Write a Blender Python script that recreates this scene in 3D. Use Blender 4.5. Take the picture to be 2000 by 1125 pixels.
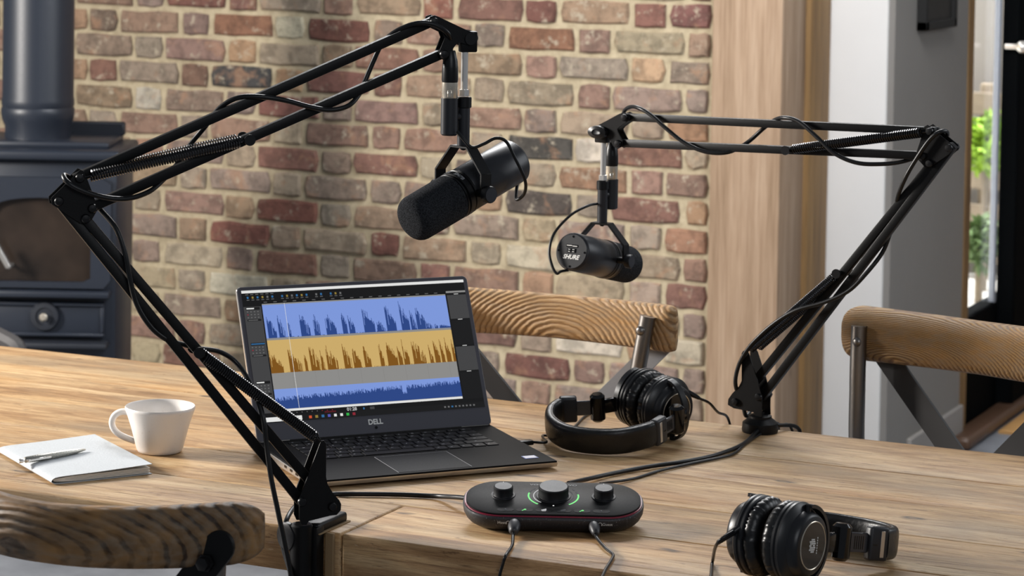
import bpy, bmesh, math, random
import numpy as np
from mathutils import Matrix, Vector
random.seed(7)
rnd = random.Random(11)
for o in list(bpy.data.objects): bpy.data.objects.remove(o)
scene = bpy.context.scene
COL = scene.collection

# ------------------------------------------------------------------ camera
F, CY = 5040.0, -8.0                    # focal length and optical centre, pixels of a 2000 x 1125 frame
PITCH, ROLL, BETA = .0402, .0169, .4326
TZ = .75                                # table top height
def _rx(a): c, s = math.cos(a), math.sin(a); return np.array([[1,0,0],[0,c,-s],[0,s,c]])
def _rz(a): c, s = math.cos(a), math.sin(a); return np.array([[c,-s,0],[s,c,0],[0,0,1]])
CR = _rz(BETA) @ np.array([[1,0,0],[0,0,-1],[0,1,0]], float) @ _rx(-PITCH) @ _rz(ROLL)
CC = np.array([0, 0, TZ + .788])
cam_d = bpy.data.cameras.new('camera'); cam = bpy.data.objects.new('camera', cam_d); COL.objects.link(cam)
m = Matrix.Identity(4)
for i in range(3):
    for j in range(3): m[i][j] = CR[i, j]
m.translation = Vector(CC)
cam.matrix_world = m
cam_d.sensor_width = 36; cam_d.sensor_fit = 'HORIZONTAL'
cam_d.lens = 36 * F / 2000
cam_d.shift_y = -(562.5 - CY) / 2000
cam_d.clip_end = 100
cam_d.dof.use_dof = True; cam_d.dof.focus_distance = 3.3; cam_d.dof.aperture_fstop = 12.0
scene.camera = cam

# ------------------------------------------------------------------ world, lights, exposure
scene.view_settings.view_transform = 'Standard'
scene.view_settings.look = 'None'
scene.view_settings.gamma = 1
scene.view_settings.use_curve_mapping = False
scene.view_settings.exposure = 0.0
w = bpy.data.worlds.new('world'); scene.world = w; w.use_nodes = True
w.node_tree.nodes['Background'].inputs[0].default_value = (.80, .88, 1, 1)
w.node_tree.nodes['Background'].inputs[1].default_value = .16
def area(name, loc, target, sx, sy, power, col):
    l = bpy.data.lights.new(name, 'AREA'); l.shape = 'RECTANGLE'; l.size = sx; l.size_y = sy
    l.energy = power; l.color = col
    o = bpy.data.objects.new(name, l); COL.objects.link(o); o.location = loc
    o.rotation_euler = (Vector(target) - Vector(loc)).to_track_quat('-Z', 'Y').to_euler()
    return o
area('assumed_window_light_left', (-5.0, 2.40, 1.95), (-2.0, 3.1, .8), .70, .80, 255, (1, .95, .89))  # unseen window, assumed from the way the mug's shadow falls
area('added_fill_front', (1.3, .2, 2.7), (-2.0, 4.5, .8), 1.8, 1.4, 24, (.93, .96, 1))  # weak soft fill added near the camera, not a known window
area('added_fill_right', (.8, 5.0, 2.1), (-1.9, 4.9, .8), 1.3, 1.3, 22, (.92, .96, 1))  # fill lamp added inside the room from the right, no window seen there
area('wall_fill_light', (-1.35, 4.5, 2.65), (-2.35, 6.1, 1.0), 1.1, .6, 56, (.97, .98, 1))  # added fill brightening the brick wall and pier, no real roof window
area('garden_daylight', (-4.2, 9.6, 5.0), (-3.6, 10.6, .5), 4.0, 4.0, 1500, (1, 1, 1))

# ------------------------------------------------------------------ placing helpers
def ray(x, y): return CR @ np.array([(x-1000)/F, -(y-CY)/F, -1.])
def pz(x, y, z=TZ): d = ray(x, y); return CC + d*(z-CC[2])/d[2]
def pY(x, y, Y): d = ray(x, y); return CC + d*(Y/d[1])
def pX(x, y, X): d = ray(x, y); return CC + d*(X/d[0])
def pl(x, y, P, n): d = ray(x, y); return CC + d*(np.dot(np.array(P)-CC, n)/np.dot(d, n))
def project(P): q = (np.array(P)-CC) @ CR; return 1000+F*q[0]/-q[2], CY-F*q[1]/-q[2], -q[2]
RIGHT = np.array([math.cos(BETA), math.sin(BETA), 0]); FWD = np.array([-math.sin(BETA), math.cos(BETA), 0]); UP = np.array([0,0,1.])
def unit(v): v = np.array(v, float); return v/np.linalg.norm(v)
def frame(o, x, y, z):
    m = Matrix.Identity(4)
    for i in range(3): m[i][0] = x[i]; m[i][1] = y[i]; m[i][2] = z[i]; m[i][3] = o[i]
    return m
def xframe(o, xdir, up=(0,0,1)):
    x = unit(xdir); z = unit(np.array(up) - x*np.dot(up, x)); y = np.cross(z, x); return frame(o, x, y, z)
def zframe(o, zdir, hint=(0,0,1)):
    z = unit(zdir); h = np.array(hint, float)
    if abs(np.dot(h, z)) > .99: h = np.array([1., 0, 0])
    x = unit(np.cross(h, z)); y = np.cross(z, x); return frame(o, x, y, z)

# ------------------------------------------------------------------ mesh builder
def spline(pts, k=8, closed=False):
    P = [np.array(p, float) for p in pts]; n = len(P); out = []
    rng = range(n) if closed else range(n-1)
    for i in rng:
        if closed: p0, p1, p2, p3 = P[(i-1) % n], P[i], P[(i+1) % n], P[(i+2) % n]
        else: p0, p1, p2, p3 = P[max(i-1, 0)], P[i], P[i+1], P[min(i+2, n-1)]
        for j in range(k):
            t = j/k
            out.append(.5*((2*p1) + (p2-p0)*t + (2*p0-5*p1+4*p2-p3)*t*t + (3*p1-p0-3*p2+p3)*t**3))
    if not closed: out.append(P[-1])
    return out
_text_cache = {}
def text_data(s, size, bold=0, shear=0):
    key = (s, size, bold, shear)
    if key in _text_cache: return _text_cache[key]
    cu = bpy.data.curves.new('txt', 'FONT'); cu.body = s; cu.size = size; cu.align_x = 'CENTER'; cu.align_y = 'CENTER'
    cu.resolution_u = 3; cu.offset = bold*size; cu.shear = shear
    ob = bpy.data.objects.new('txt', cu); COL.objects.link(ob)
    dg = bpy.context.evaluated_depsgraph_get(); ev = ob.evaluated_get(dg); me = ev.to_mesh()
    d = ([tuple(v.co) for v in me.vertices], [tuple(p.vertices) for p in me.polygons])
    ev.to_mesh_clear(); bpy.data.objects.remove(ob); bpy.data.curves.remove(cu)
    _text_cache[key] = d
    return d
class MB:
    def __init__(s, M=None): s.v = []; s.f = []; s.mi = []; s.M = M; s.slot = 0
    def add(s, vs, fs, M=None):
        b = len(s.v); T = s.M
        if M is not None: T = (s.M @ M) if s.M is not None else M
        for p in vs:
            p = Vector(p); s.v.append(tuple(T @ p) if T is not None else tuple(p))
        for f in fs: s.f.append(tuple(i+b for i in f)); s.mi.append(s.slot)
        return s
    def bm(s, bm, M=None):
        bm.verts.index_update(); vs = [v.co.copy() for v in bm.verts]; fs = [[v.index for v in f.verts] for f in bm.faces]; bm.free()
        return s.add(vs, fs, M)
    def box(s, c, d, b=0, seg=1, M=None):
        bm = bmesh.new(); bmesh.ops.create_cube(bm, size=1)
        for v in bm.verts: v.co = Vector((v.co.x*d[0]+c[0], v.co.y*d[1]+c[1], v.co.z*d[2]+c[2]))
        if b: bmesh.ops.bevel(bm, geom=bm.edges[:], offset=b, segments=seg, profile=.5, affect='EDGES')
        return s.bm(bm, M)
    def prism(s, poly, z0, z1, b=0, M=None, seg=1):
        n = len(poly)
        a = sum(poly[i][0]*poly[(i+1) % n][1]-poly[(i+1) % n][0]*poly[i][1] for i in range(n))
        if a < 0: poly = poly[::-1]
        bm = bmesh.new()
        lo = [bm.verts.new((p[0], p[1], z0)) for p in poly]; hi = [bm.verts.new((p[0], p[1], z1)) for p in poly]
        bm.faces.new(lo[::-1]); top = bm.faces.new(hi)
        for i in range(n): bm.faces.new((lo[i], lo[(i+1) % n], hi[(i+1) % n], hi[i]))
        if b:
            es = [e for e in bm.edges if abs(e.verts[0].co.z-e.verts[1].co.z) < 1e-7]
            bmesh.ops.bevel(bm, geom=es, offset=b, segments=seg, profile=.5, affect='EDGES')
        return s.bm(bm, M)
    def lathe(s, prof, n=32, M=None, close=True):
        vs = []; fs = []
        for r, z in prof:
            for i in range(n):
                a = 2*math.pi*i/n; vs.append((r*math.cos(a), r*math.sin(a), z))
        for k in range(len(prof)-1):
            for i in range(n):
                j = (i+1) % n; fs.append((k*n+i, k*n+j, (k+1)*n+j, (k+1)*n+i))
        if close:
            fs.append(tuple(range(n))[::-1]); fs.append(tuple((len(prof)-1)*n+i for i in range(n)))
        return s.add(vs, fs, M)
    def cyl(s, p0, p1, r0, r1=None, n=20, b=0):
        r1 = r0 if r1 is None else r1
        p0 = np.array(p0, float); p1 = np.array(p1, float); L = np.linalg.norm(p1-p0)
        prof = [(r0, 0), (r1, L)] if not b else [(r0-b, 0), (r0, b), (r1, L-b), (r1-b, L)]
        return s.lathe(prof, n, zframe(p0, p1-p0))
    def tube(s, pts, r, n=10, closed=False, caps=True, rs=None):
        P = [np.array(p, float) for p in pts]; N = len(P); vs = []; fs = []
        T = [unit(P[(i+1) % N]-P[i-1]) if (closed or 0 < i < N-1) else unit(P[min(i+1, N-1)]-P[max(i-1, 0)]) for i in range(N)]
        h = np.array([0, 0, 1.]) if abs(T[0][2]) < .9 else np.array([1., 0, 0])
        u = unit(np.cross(h, T[0]))
        for i in range(N):
            u = unit(u - T[i]*np.dot(u, T[i])); v = np.cross(T[i], u); rr = rs[i] if rs else r
            for k in range(n):
                a = 2*math.pi*k/n; vs.append(P[i]+rr*(math.cos(a)*u+math.sin(a)*v))
        for i in range(N if closed else N-1):
            for k in range(n):
                j = (i+1) % N; l = (k+1) % n; fs.append((i*n+k, i*n+l, j*n+l, j*n+k))
        if caps and not closed: fs.append(tuple(range(n))[::-1]); fs.append(tuple((N-1)*n+k for k in range(n)))
        return s.add([tuple(v) for v in vs], fs)
    def sweep(s, pts, sec, up, closed_sec=True):
        """sweep a 2D section (a along side, b along up) along pts"""
        P = [np.array(p, float) for p in pts]; N = len(P); vs = []; fs = []
        for i in range(N):
            t = unit(P[min(i+1, N-1)]-P[max(i-1, 0)]); z = unit(np.array(up)-t*np.dot(up, t)); x = np.cross(t, z)
            sc = sec(i/(N-1)) if callable(sec) else sec; n = len(sc)
            for a, b in sc: vs.append(tuple(P[i]+x*a+z*b))
        for i in range(N-1):
            for k in range(n): l = (k+1) % n; fs.append((i*n+k, i*n+l, (i+1)*n+l, (i+1)*n+k))
        fs.append(tuple(range(n))[::-1]); fs.append(tuple((N-1)*n+k for k in range(n)))
        return s.add(vs, fs)
    def ball(s, c, r, n=16, m=10, sc=(1,1,1)):
        prof = [(max(r*math.sin(math.pi*k/m), 1e-5), -r*math.cos(math.pi*k/m)) for k in range(m+1)]
        M = Matrix.Translation(Vector(c)) @ Matrix.Diagonal((sc[0], sc[1], sc[2], 1)); return s.lathe(prof, n, M, False)
    def text(s, t, size, M, bold=0, shear=0):
        v, f = text_data(t, size, bold, shear); return s.add(v, f, M)
ORG = {}
def obj(name, mb, mat, parent=None, smooth=40, label=None):
    org = Vector(ORG.get(parent.name, (0,0,0))) if parent is not None else Vector((0,0,0))
    me = bpy.data.meshes.new(name)
    me.from_pydata([tuple(Vector(v)-org) for v in mb.v], [], mb.f)
    mats = mat if isinstance(mat, (list, tuple)) else [mat]
    for x in mats: me.materials.append(x)
    if len(mats) > 1: me.polygons.foreach_set('material_index', mb.mi)
    bm = bmesh.new(); bm.from_mesh(me); bmesh.ops.recalc_face_normals(bm, faces=bm.faces[:]); bm.to_mesh(me); bm.free()
    if smooth:
        me.polygons.foreach_set('use_smooth', [True]*len(me.polygons)); me.set_sharp_from_angle(angle=math.radians(smooth))
    o = bpy.data.objects.new(name, me); COL.objects.link(o)
    if parent is not None: o.parent = parent
    ORG[o.name] = tuple(org)
    if label: o['label'] = label
    return o
def tag(o, label=None, cat=None, group=None, kind=None):
    if label: o['label'] = label
    if cat: o['category'] = cat
    if group: o['group'] = group
    if kind: o['kind'] = kind
    return o
def thing(name, label, cat, loc, group=None):
    o = bpy.data.objects.new(name, None); COL.objects.link(o); o.location = Vector(loc); o.empty_display_size = .05
    ORG[o.name] = tuple(loc); return tag(o, label, cat, group)
def struct(name, mb, mat, smooth=30): o = obj(name, mb, mat, None, smooth); o['kind'] = 'structure'; return o
def at_base(o):
    """move a top-level mesh's origin to its base so that it has a sensible location"""
    me = o.data; n = len(me.vertices); a = np.empty(n*3); me.vertices.foreach_get('co', a); a = a.reshape(-1, 3)
    c = np.array([(a[:,0].min()+a[:,0].max())/2, (a[:,1].min()+a[:,1].max())/2, a[:,2].min()])
    me.vertices.foreach_set('co', (a-c).ravel()); o.location = Vector(c); ORG[o.name] = tuple(c); me.update(); return o

# ------------------------------------------------------------------ materials
def lin(h):
    h = h.lstrip('#'); v = [int(h[i:i+2], 16)/255 for i in (0, 2, 4)]
    return tuple(x/12.92 if x <= .04045 else ((x+.055)/1.055)**2.4 for x in v) + (1,)
class NT:
    def __init__(s, name):
        s.m = bpy.data.materials.new(name); s.m.use_nodes = True; s.t = s.m.node_tree; s.b = s.t.nodes['Principled BSDF']
    def n(s, typ, **kw):
        nd = s.t.nodes.new(typ)
        for k, v in kw.items():
            if k.startswith('i_'):
                key = k[2:]; key = int(key) if key.isdigit() else key.replace('_', ' ')
                nd.inputs[key].default_value = v
            else: setattr(nd, k, v)
        return nd
    def l(s, a, b): s.t.links.new(a, b)
    def set(s, **kw):
        for k, v in kw.items(): s.b.inputs[k.replace('_', ' ')].default_value = v
    def coords(s, scale=(1,1,1), rand=0, kind='Object'):
        tc = s.n('ShaderNodeTexCoord'); mp = s.n('ShaderNodeMapping'); mp.inputs['Scale'].default_value = scale
        s.l(tc.outputs[kind], mp.inputs['Vector'])
        if rand:
            oi = s.n('ShaderNodeObjectInfo'); mu = s.n('ShaderNodeMath', operation='MULTIPLY'); mu.inputs[1].default_value = rand
            s.l(oi.outputs['Random'], mu.inputs[0]); cb = s.n('ShaderNodeCombineXYZ')
            for k in range(3): s.l(mu.outputs[0], cb.inputs[k])
            s.l(cb.outputs[0], mp.inputs['Location'])
        return mp.outputs[0]
    def noise(s, vec, scale, detail=4, rough=.55, dist=0):
        nd = s.n('ShaderNodeTexNoise'); nd.inputs['Scale'].default_value = scale; nd.inputs['Detail'].default_value = detail
        nd.inputs['Roughness'].default_value = rough; nd.inputs['Distortion'].default_value = dist; s.l(vec, nd.inputs['Vector']); return nd.outputs[0]
    def ramp(s, fac, stops):
        r = s.n('ShaderNodeValToRGB'); e = r.color_ramp.elements
        while len(e) < len(stops): e.new(.5)
        for k, (p, c) in enumerate(stops): e[k].position = p; e[k].color = lin(c) if isinstance(c, str) else (c, c, c, 1)
        s.l(fac, r.inputs[0]); return r.outputs[0]
    def mix(s, fac, a, b, mode='MIX'):
        x = s.n('ShaderNodeMix', data_type='RGBA', blend_type=mode)
        for sock, val in ((x.inputs[0], fac), (x.inputs[6], a), (x.inputs[7], b)):
            if isinstance(val, (int, float)): sock.default_value = val
            elif isinstance(val, str): sock.default_value = lin(val)
            elif isinstance(val, tuple): sock.default_value = val
            else: s.l(val, sock)
        return x.outputs[2]
    def bump(s, h, strength=.3, dist=.002):
        b = s.n('ShaderNodeBump'); b.inputs['Strength'].default_value = strength; b.inputs['Distance'].default_value = dist
        s.l(h, b.inputs['Height']); s.l(b.outputs[0], s.b.inputs['Normal']); return b
def plain(name, col, rough=.5, metal=0, grain=0, gscale=400, var=0, coat=0, spec=.5):
    t = NT(name); t.set(Base_Color=lin(col), Roughness=rough, Metallic=metal, Coat_Weight=coat)
    t.b.inputs['Specular IOR Level'].default_value = spec
    v = t.coords()
    if var:
        n = t.noise(v, 14, 3); c = t.ramp(n, [(.3, 0.), (.7, 1.)])
        base = lin(col); dark = tuple(x*(1-var) for x in base[:3])+(1,); t.l(t.mix(c, dark, base), t.b.inputs['Base Color'])
    n2 = t.noise(v, gscale, 2); 
    if grain: t.bump(n2, grain, .001)
    rr = t.n('ShaderNodeMapRange'); rr.inputs['To Min'].default_value = max(0, rough-.05); rr.inputs['To Max'].default_value = min(1, rough+.05)
    t.l(n2, rr.inputs['Value']); t.l(rr.outputs[0], t.b.inputs['Roughness'])
    return t.m
def glow(name, col, strength=1.0):
    t = NT(name); t.set(Base_Color=(0,0,0,1), Roughness=.6); t.b.inputs['Emission Color'].default_value = lin(col)
    t.b.inputs['Emission Strength'].default_value = strength; t.b.inputs['Specular IOR Level'].default_value = .15
    return t.m
def table_wood():
    t = NT('reclaimed_pine')
    v1 = t.coords((1.5, 11, 11), 13); v2 = t.coords((5, 130, 130), 7); v3 = t.coords((3.0, 60, 60), 5); v4 = t.coords((3.4, 7.5, 7.5), 3); v5 = t.coords((9, 40, 40), 4)
    big = t.noise(v1, 2.0, 7, .66, 1.0); fine = t.noise(v2, 2, 8, .78, .3); hair = t.noise(t.coords((24, 620, 620), 2), 1.0, 5, .7); crk = t.noise(v3, 2.0, 6, .7, .5); flk = t.noise(v5, 3.0, 4, .7, .2)
    col = t.ramp(big, [(.30, '#8f6d49'), (.42, '#b39069'), (.54, '#d0b087'), (.70, '#e2c8a2')])
    gr = t.ramp(fine, [(.28, '#7d6144'), (.48, '#f2ead8'), (.8, '#ffffff')]); col = t.mix(.7, col, gr, 'MULTIPLY'); col = t.mix(.5, col, t.ramp(hair, [(.34, '#8a6c4c'), (.52, '#ffffff')]), 'MULTIPLY')
    tint = t.noise(t.coords((2.2, 5, 5), 9), 1.6, 4); col = t.mix(t.ramp(tint, [(.50, 0.), (.70, .6)]), col, '#8c7c66')
    tint2 = t.noise(t.coords((1.7, 7, 7), 17), 1.9, 4); col = t.mix(t.ramp(tint2, [(.56, 0.), (.72, .45)]), col, '#b98648')
    col = t.mix(t.ramp(crk, [(.60, 0.), (.67, .7)]), col, '#64472c')
    col = t.mix(t.ramp(flk, [(.62, 0.), (.68, .7)]), col, '#66492d'); col = t.mix(t.ramp(flk, [(.27, .45), (.32, 0.)]), col, '#e2cfb0')
    vo = t.n('ShaderNodeTexVoronoi', feature='F1'); vo.inputs['Scale'].default_value = 1.75; vo.inputs['Randomness'].default_value = 1
    dv = t.n('ShaderNodeVectorMath', operation='ADD'); t.l(v4, dv.inputs[0]); nz = t.n('ShaderNodeTexNoise'); nz.inputs['Scale'].default_value = 5; t.l(v4, nz.inputs['Vector'])
    sc = t.n('ShaderNodeVectorMath', operation='SCALE'); sc.inputs['Scale'].default_value = .16; t.l(nz.outputs['Color'], sc.inputs[0]); t.l(sc.outputs[0], dv.inputs[1]); t.l(dv.outputs[0], vo.inputs['Vector'])
    kn = t.ramp(vo.outputs['Distance'], [(.035, .55), (.06, .9), (.075, .7), (.12, 0.)]); col = t.mix(kn, col, '#3f2f20')
    t.l(col, t.b.inputs['Base Color'])
    t.l(t.ramp(fine, [(.3, .58), (.7, .42)]), t.b.inputs['Roughness'])
    hsum = t.mix(.5, fine, t.ramp(crk, [(.58, 1.), (.66, 0.)])); t.bump(hsum, .5, .0018); t.b.inputs['Specular IOR Level'].default_value = .4
    return t.m
def chair_wood(name, dark, light, sc=26, cx=0, stretch=2.0):
    t = NT(name); mp = t.coords((1, 1, 1))
    w = t.n('ShaderNodeTexWave', wave_type='RINGS', rings_direction='SPHERICAL'); w.inputs['Scale'].default_value = sc
    w.inputs['Distortion'].default_value = 2.2; w.inputs['Detail'].default_value = 2; w.inputs['Detail Scale'].default_value = 1.2
    v = t.n('ShaderNodeMapping'); v.inputs['Scale'].default_value = (1, 1.2, stretch); v.inputs['Location'].default_value = (-cx, -.05, -.835*stretch); t.l(mp, v.inputs['Vector']); t.l(v.outputs[0], w.inputs['Vector'])
    n = t.noise(t.coords((6, 30, 30), 3), 4, 4); col = t.ramp(w.outputs['Fac'], [(.08, dark), (.35, light), (.9, light)])
    blot = t.noise(t.coords((7, 12, 12), 3), 2, 3); col = t.mix(t.ramp(blot, [(.45, 0.), (.65, .6)]), col, '#a37a4a')
    col = t.mix(t.ramp(n, [(.40, 0.), (.7, .45)]), col, '#85796a'); t.l(col, t.b.inputs['Base Color']); t.set(Roughness=.55); t.b.inputs['Specular IOR Level'].default_value = .3
    t.bump(w.outputs['Fac'], .5, .003); return t.m
def beam_wood(name, a, b, c):
    t = NT(name); v = t.coords((16, 16, 1.1), 5); n = t.noise(v, 1.6, 6, .6, .5); f = t.noise(t.coords((80, 80, 3), 2), 2, 4)
    col = t.ramp(n, [(.3, a), (.5, b), (.7, c)]); col = t.mix(.35, col, t.ramp(f, [(.3, '#a08668'), (.6, '#ffffff')]), 'MULTIPLY')
    vo = t.n('ShaderNodeTexVoronoi'); vo.inputs['Scale'].default_value = 2.3; t.l(t.coords((3, 3, 1.1)), vo.inputs['Vector'])
    col = t.mix(t.ramp(vo.outputs['Distance'], [(.02, .8), (.05, 0.)]), col, '#4a3a2c')
    t.l(col, t.b.inputs['Base Color']); t.set(Roughness=.7); t.bump(f, .3, .002); return t.m
def brick_mat():
    t = NT('old_brick'); oi = t.n('ShaderNodeObjectInfo'); v = t.coords((1, 1, 1), 20)
    n1 = t.noise(v, 24, 6, .7); n2 = t.noise(v, 30, 6, .75); n3 = t.noise(v, 17, 4, .6, .6)
    hs = t.n('ShaderNodeHueSaturation'); t.l(oi.outputs['Color'], hs.inputs['Color']); hs.inputs['Value'].default_value = .62; hs.inputs['Saturation'].default_value = 1.0
    col = t.mix(t.ramp(n1, [(.40, 0.), (.56, 1.)]), hs.outputs[0], oi.outputs['Color'])
    col = t.mix(t.ramp(n3, [(.56, 0.), (.70, .5)]), col, '#a9764a')
    col = t.mix(t.ramp(n2, [(.56, 0.), (.66, .8)]), col, '#b3a489')
    hs2 = t.n('ShaderNodeHueSaturation'); hs2.inputs['Saturation'].default_value = .82; hs2.inputs['Value'].default_value = 1.0; t.l(col, hs2.inputs['Color']); t.l(hs2.outputs[0], t.b.inputs['Base Color']); t.set(Roughness=.9); t.bump(n1, .9, .006); return t.m
def mortar_mat():
    t = NT('lime_mortar'); v = t.coords(); n = t.noise(v, 30, 6, .65); n2 = t.noise(v, 4, 3)
    col = t.ramp(n, [(.3, '#9c8e74'), (.6, '#bcae92')]); col = t.mix(t.ramp(n2, [(.4, 0.), (.7, .4)]), col, '#ab9c82'); t.l(col, t.b.inputs['Base Color']); t.set(Roughness=.95); t.bump(n, .6, .004); return t.m
def speckle():
    t = NT('speckled_plastic'); v = t.coords(); n = t.noise(v, 900, 1, .5); c = t.ramp(n, [(.70, '#26262a'), (.735, '#8f8f92')]); t.l(c, t.b.inputs['Base Color']); t.set(Roughness=.5); return t.m
def foam():
    t = NT('windscreen_foam'); v = t.coords(); n = t.noise(v, 700, 3, .7); c = t.ramp(n, [(.35, '#0c0d0f'), (.65, '#3a3c40')]); t.l(c, t.b.inputs['Base Color']); t.set(Roughness=1.0)
    t.b.inputs['Specular IOR Level'].default_value = .1; t.bump(n, .9, .001); return t.m
def leather():
    t = NT('black_leather'); v = t.coords(); n = t.noise(v, 150, 4, .6); t.set(Base_Color=lin('#0f0f10'), Roughness=.33); t.l(t.ramp(n, [(.3, .28), (.7, .42)]), t.b.inputs['Roughness']); t.bump(n, .35, .0012); return t.m
def ceramic():
    t = NT('speckled_ceramic'); v = t.coords(); n = t.noise(v, 350, 2); c = t.ramp(n, [(.22, '#ded6cd'), (.34, '#efeae5')]); t.l(c, t.b.inputs['Base Color']); t.set(Roughness=.28); return t.m
def paint(name, col, rough=.7):
    t = NT(name); v = t.coords(); n = t.noise(v, 3, 4); b = lin(col); t.l(t.mix(t.ramp(n, [(.3, 0.), (.7, 1.)]), tuple(x*.94 for x in b[:3])+(1,), b), t.b.inputs['Base Color']); t.set(Roughness=rough)
    t.bump(t.noise(v, 220, 3), .08, .001); return t.m
def floor_mat():
    t = NT('slate_floor'); v = t.coords(); n = t.noise(v, 5, 5, .6); t.l(t.ramp(n, [(.3, '#63666b'), (.7, '#85888e')]), t.b.inputs['Base Color']); t.set(Roughness=.55); t.bump(t.noise(v, 60, 4), .15, .002); return t.m
def glass_mat():
    t = NT('pane_glass'); t.set(Base_Color=(1,1,1,1), Roughness=.0, IOR=1.1, Transmission_Weight=1.0); return t.m
def paper_tex(name, col):
    t = NT(name); v = t.coords(); n = t.noise(v, 420, 4, .6); b = lin(col); t.l(t.mix(t.ramp(n, [(.3, 0.), (.6, 1.)]), tuple(x*.88 for x in b[:3])+(1,), b), t.b.inputs['Base Color']); t.set(Roughness=.6); t.bump(n, .5, .0008); return t.m
def stove_glass():
    t = NT('stove_glass'); v = t.coords(); n = t.noise(v, 5, 3); t.l(t.ramp(n, [(.35, '#1b1715'), (.7, '#3a3029')]), t.b.inputs['Base Color']); t.set(Roughness=.18); return t.m

WOOD = table_wood(); BRICK = brick_mat(); MORTAR = mortar_mat(); SPECK = speckle(); FOAM = foam(); LEATHER = leather(); CERAM = ceramic()
BLACK = plain('black_powdercoat', '#0c0c0d', .42, 0, .12, 900, spec=.22)
BLACKS = plain('black_satin_plastic', '#0e0e10', .34, spec=.35)
BLACKG = plain('black_gloss_plastic', '#0b0b0c', .12)
GREYP = plain('charcoal_paint', '#2a2b2f', .36, .1, .08, 1200, spec=.45)
RUBBER = plain('black_cable_rubber', '#121315', .36, spec=.35)
CHROME = plain('chrome', '#f6f2ec', .15, .6)
NICKEL = plain('satin_nickel', '#ddd3c2', .25, .7)
STEEL = plain('brushed_dark_steel', '#86827e', .34, 1)
SPRING = plain('spring_steel_black', '#3a3a3c', .25, .9)
WHITEP = plain('white_print', '#e9e9e6', .5)
GREYPRINT = plain('grey_print', '#8d8f93', .5)
RED = plain('red_rubber_trim', '#7c1230', .4)
ALU = plain('aluminium', '#cfcac4', .3, .9)
LIDM = plain('lid_bezel_grey', '#515159', .5, spec=.25)
DECK = plain('carbon_fibre_deck', '#0b0b0c', .6, 0, .1, 1500, spec=.09)
KEYM = plain('key_black', '#0d0d0f', .5, spec=.2)
GREYKNOB = plain('knob_cap_grey', '#303238', .45, spec=.3)
STOVE = plain('stove_slate_blue', '#222833', .42, 0, .1, 300)
CUPM = plain('satin_black_cup', '#17181b', .36, spec=.5)
STOVED = plain('stove_dark_iron', '#22262e', .5)

# ================================================================== SETTING
Y0, YB = 2.758, 3.613       # table front and back edges
YW = 6.1
# floor
mb = MB(); mb.box((-2, 5, -.025), (14, 14, .05)); floor = struct('floor', mb, floor_mat())
# brick wall
XR = pY(1388, 300, YW)[0]
mb = MB(); mb.box(((XR-6.2)/2, YW+.1, 1.5), (XR+6.2, .2, 3.0)); wall = struct('wall_back', mb, MORTAR); at_base(wall)
worg = Vector(ORG[wall.name])
COURSE, PER, JH = .0713, .2995, .012
def brick_shape(w, h, r):
    n = []
    xs = [-.5, -.17, .17, .5]
    for k in range(3): n.append((xs[k]*w, -h/2))
    for k in range(2): n.append((w/2, -h/2+k*h/2))
    for k in range(3): n.append((-xs[k]*w, h/2))
    for k in range(2): n.append((-w/2, h/2-k*h/2))
    out = []
    for (x, z) in n:
        c = abs(abs(x)-w/2) < 1e-6 and abs(abs(z)-h/2) < 1e-6
        sx, sz = (-1 if x > 0 else 1), (-1 if z > 0 else 1)
        j = lambda a: r.uniform(-a, a)
        if c:
            out.append((x+sx*r.uniform(.001, .008), z+sz*r.uniform(-.001, .004)))
        else: out.append((x+j(.0035), z+j(.0035)))
    d = .010; N = len(out); vs = []; cx = lambda p, k: (p[0]*(1-k/(w/2)), p[1]*(1-k/(h/2)))
    for p in out: vs.append((p[0], .01, p[1]))
    for p in out: vs.append((p[0], -d+.005, p[1]))
    for p in out: q = cx(p, .005); vs.append((q[0], -d+r.uniform(-.001, .001), q[1]))
    fs = []
    for k in range(2):
        for i in range(N): fs.append((k*N+i, k*N+(i+1) % N, (k+1)*N+(i+1) % N, (k+1)*N+i))
    fs.append(tuple(2*N+i for i in range(N)))
    return vs, fs
def brick_mesh(w, h, r, name):
    v, f = brick_shape(w, h, r); me = bpy.data.meshes.new(name); me.from_pydata(v, [], f); me.materials.append(BRICK)
    bm = bmesh.new(); bm.from_mesh(me); bmesh.ops.recalc_face_normals(bm, faces=bm.faces[:]); bm.to_mesh(me); bm.free(); return me
br = random.Random(5)
BH = COURSE-JH; WS = .1995-JH; WH = .100-JH
STR = [brick_mesh(WS, BH, br, 'stretcher') for _ in range(10)]; HDR = [brick_mesh(WH, BH, br, 'header') for _ in range(8)]
PAL = [('#988473', 6), ('#8d6a5b', 5), ('#7c5144', 3), ('#9d7858', 1.6), ('#8b756b', 6), ('#a8957c', 3), ('#56504c', .2), ('#bfb2a2', .7), ('#93775f', 4)]
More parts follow.
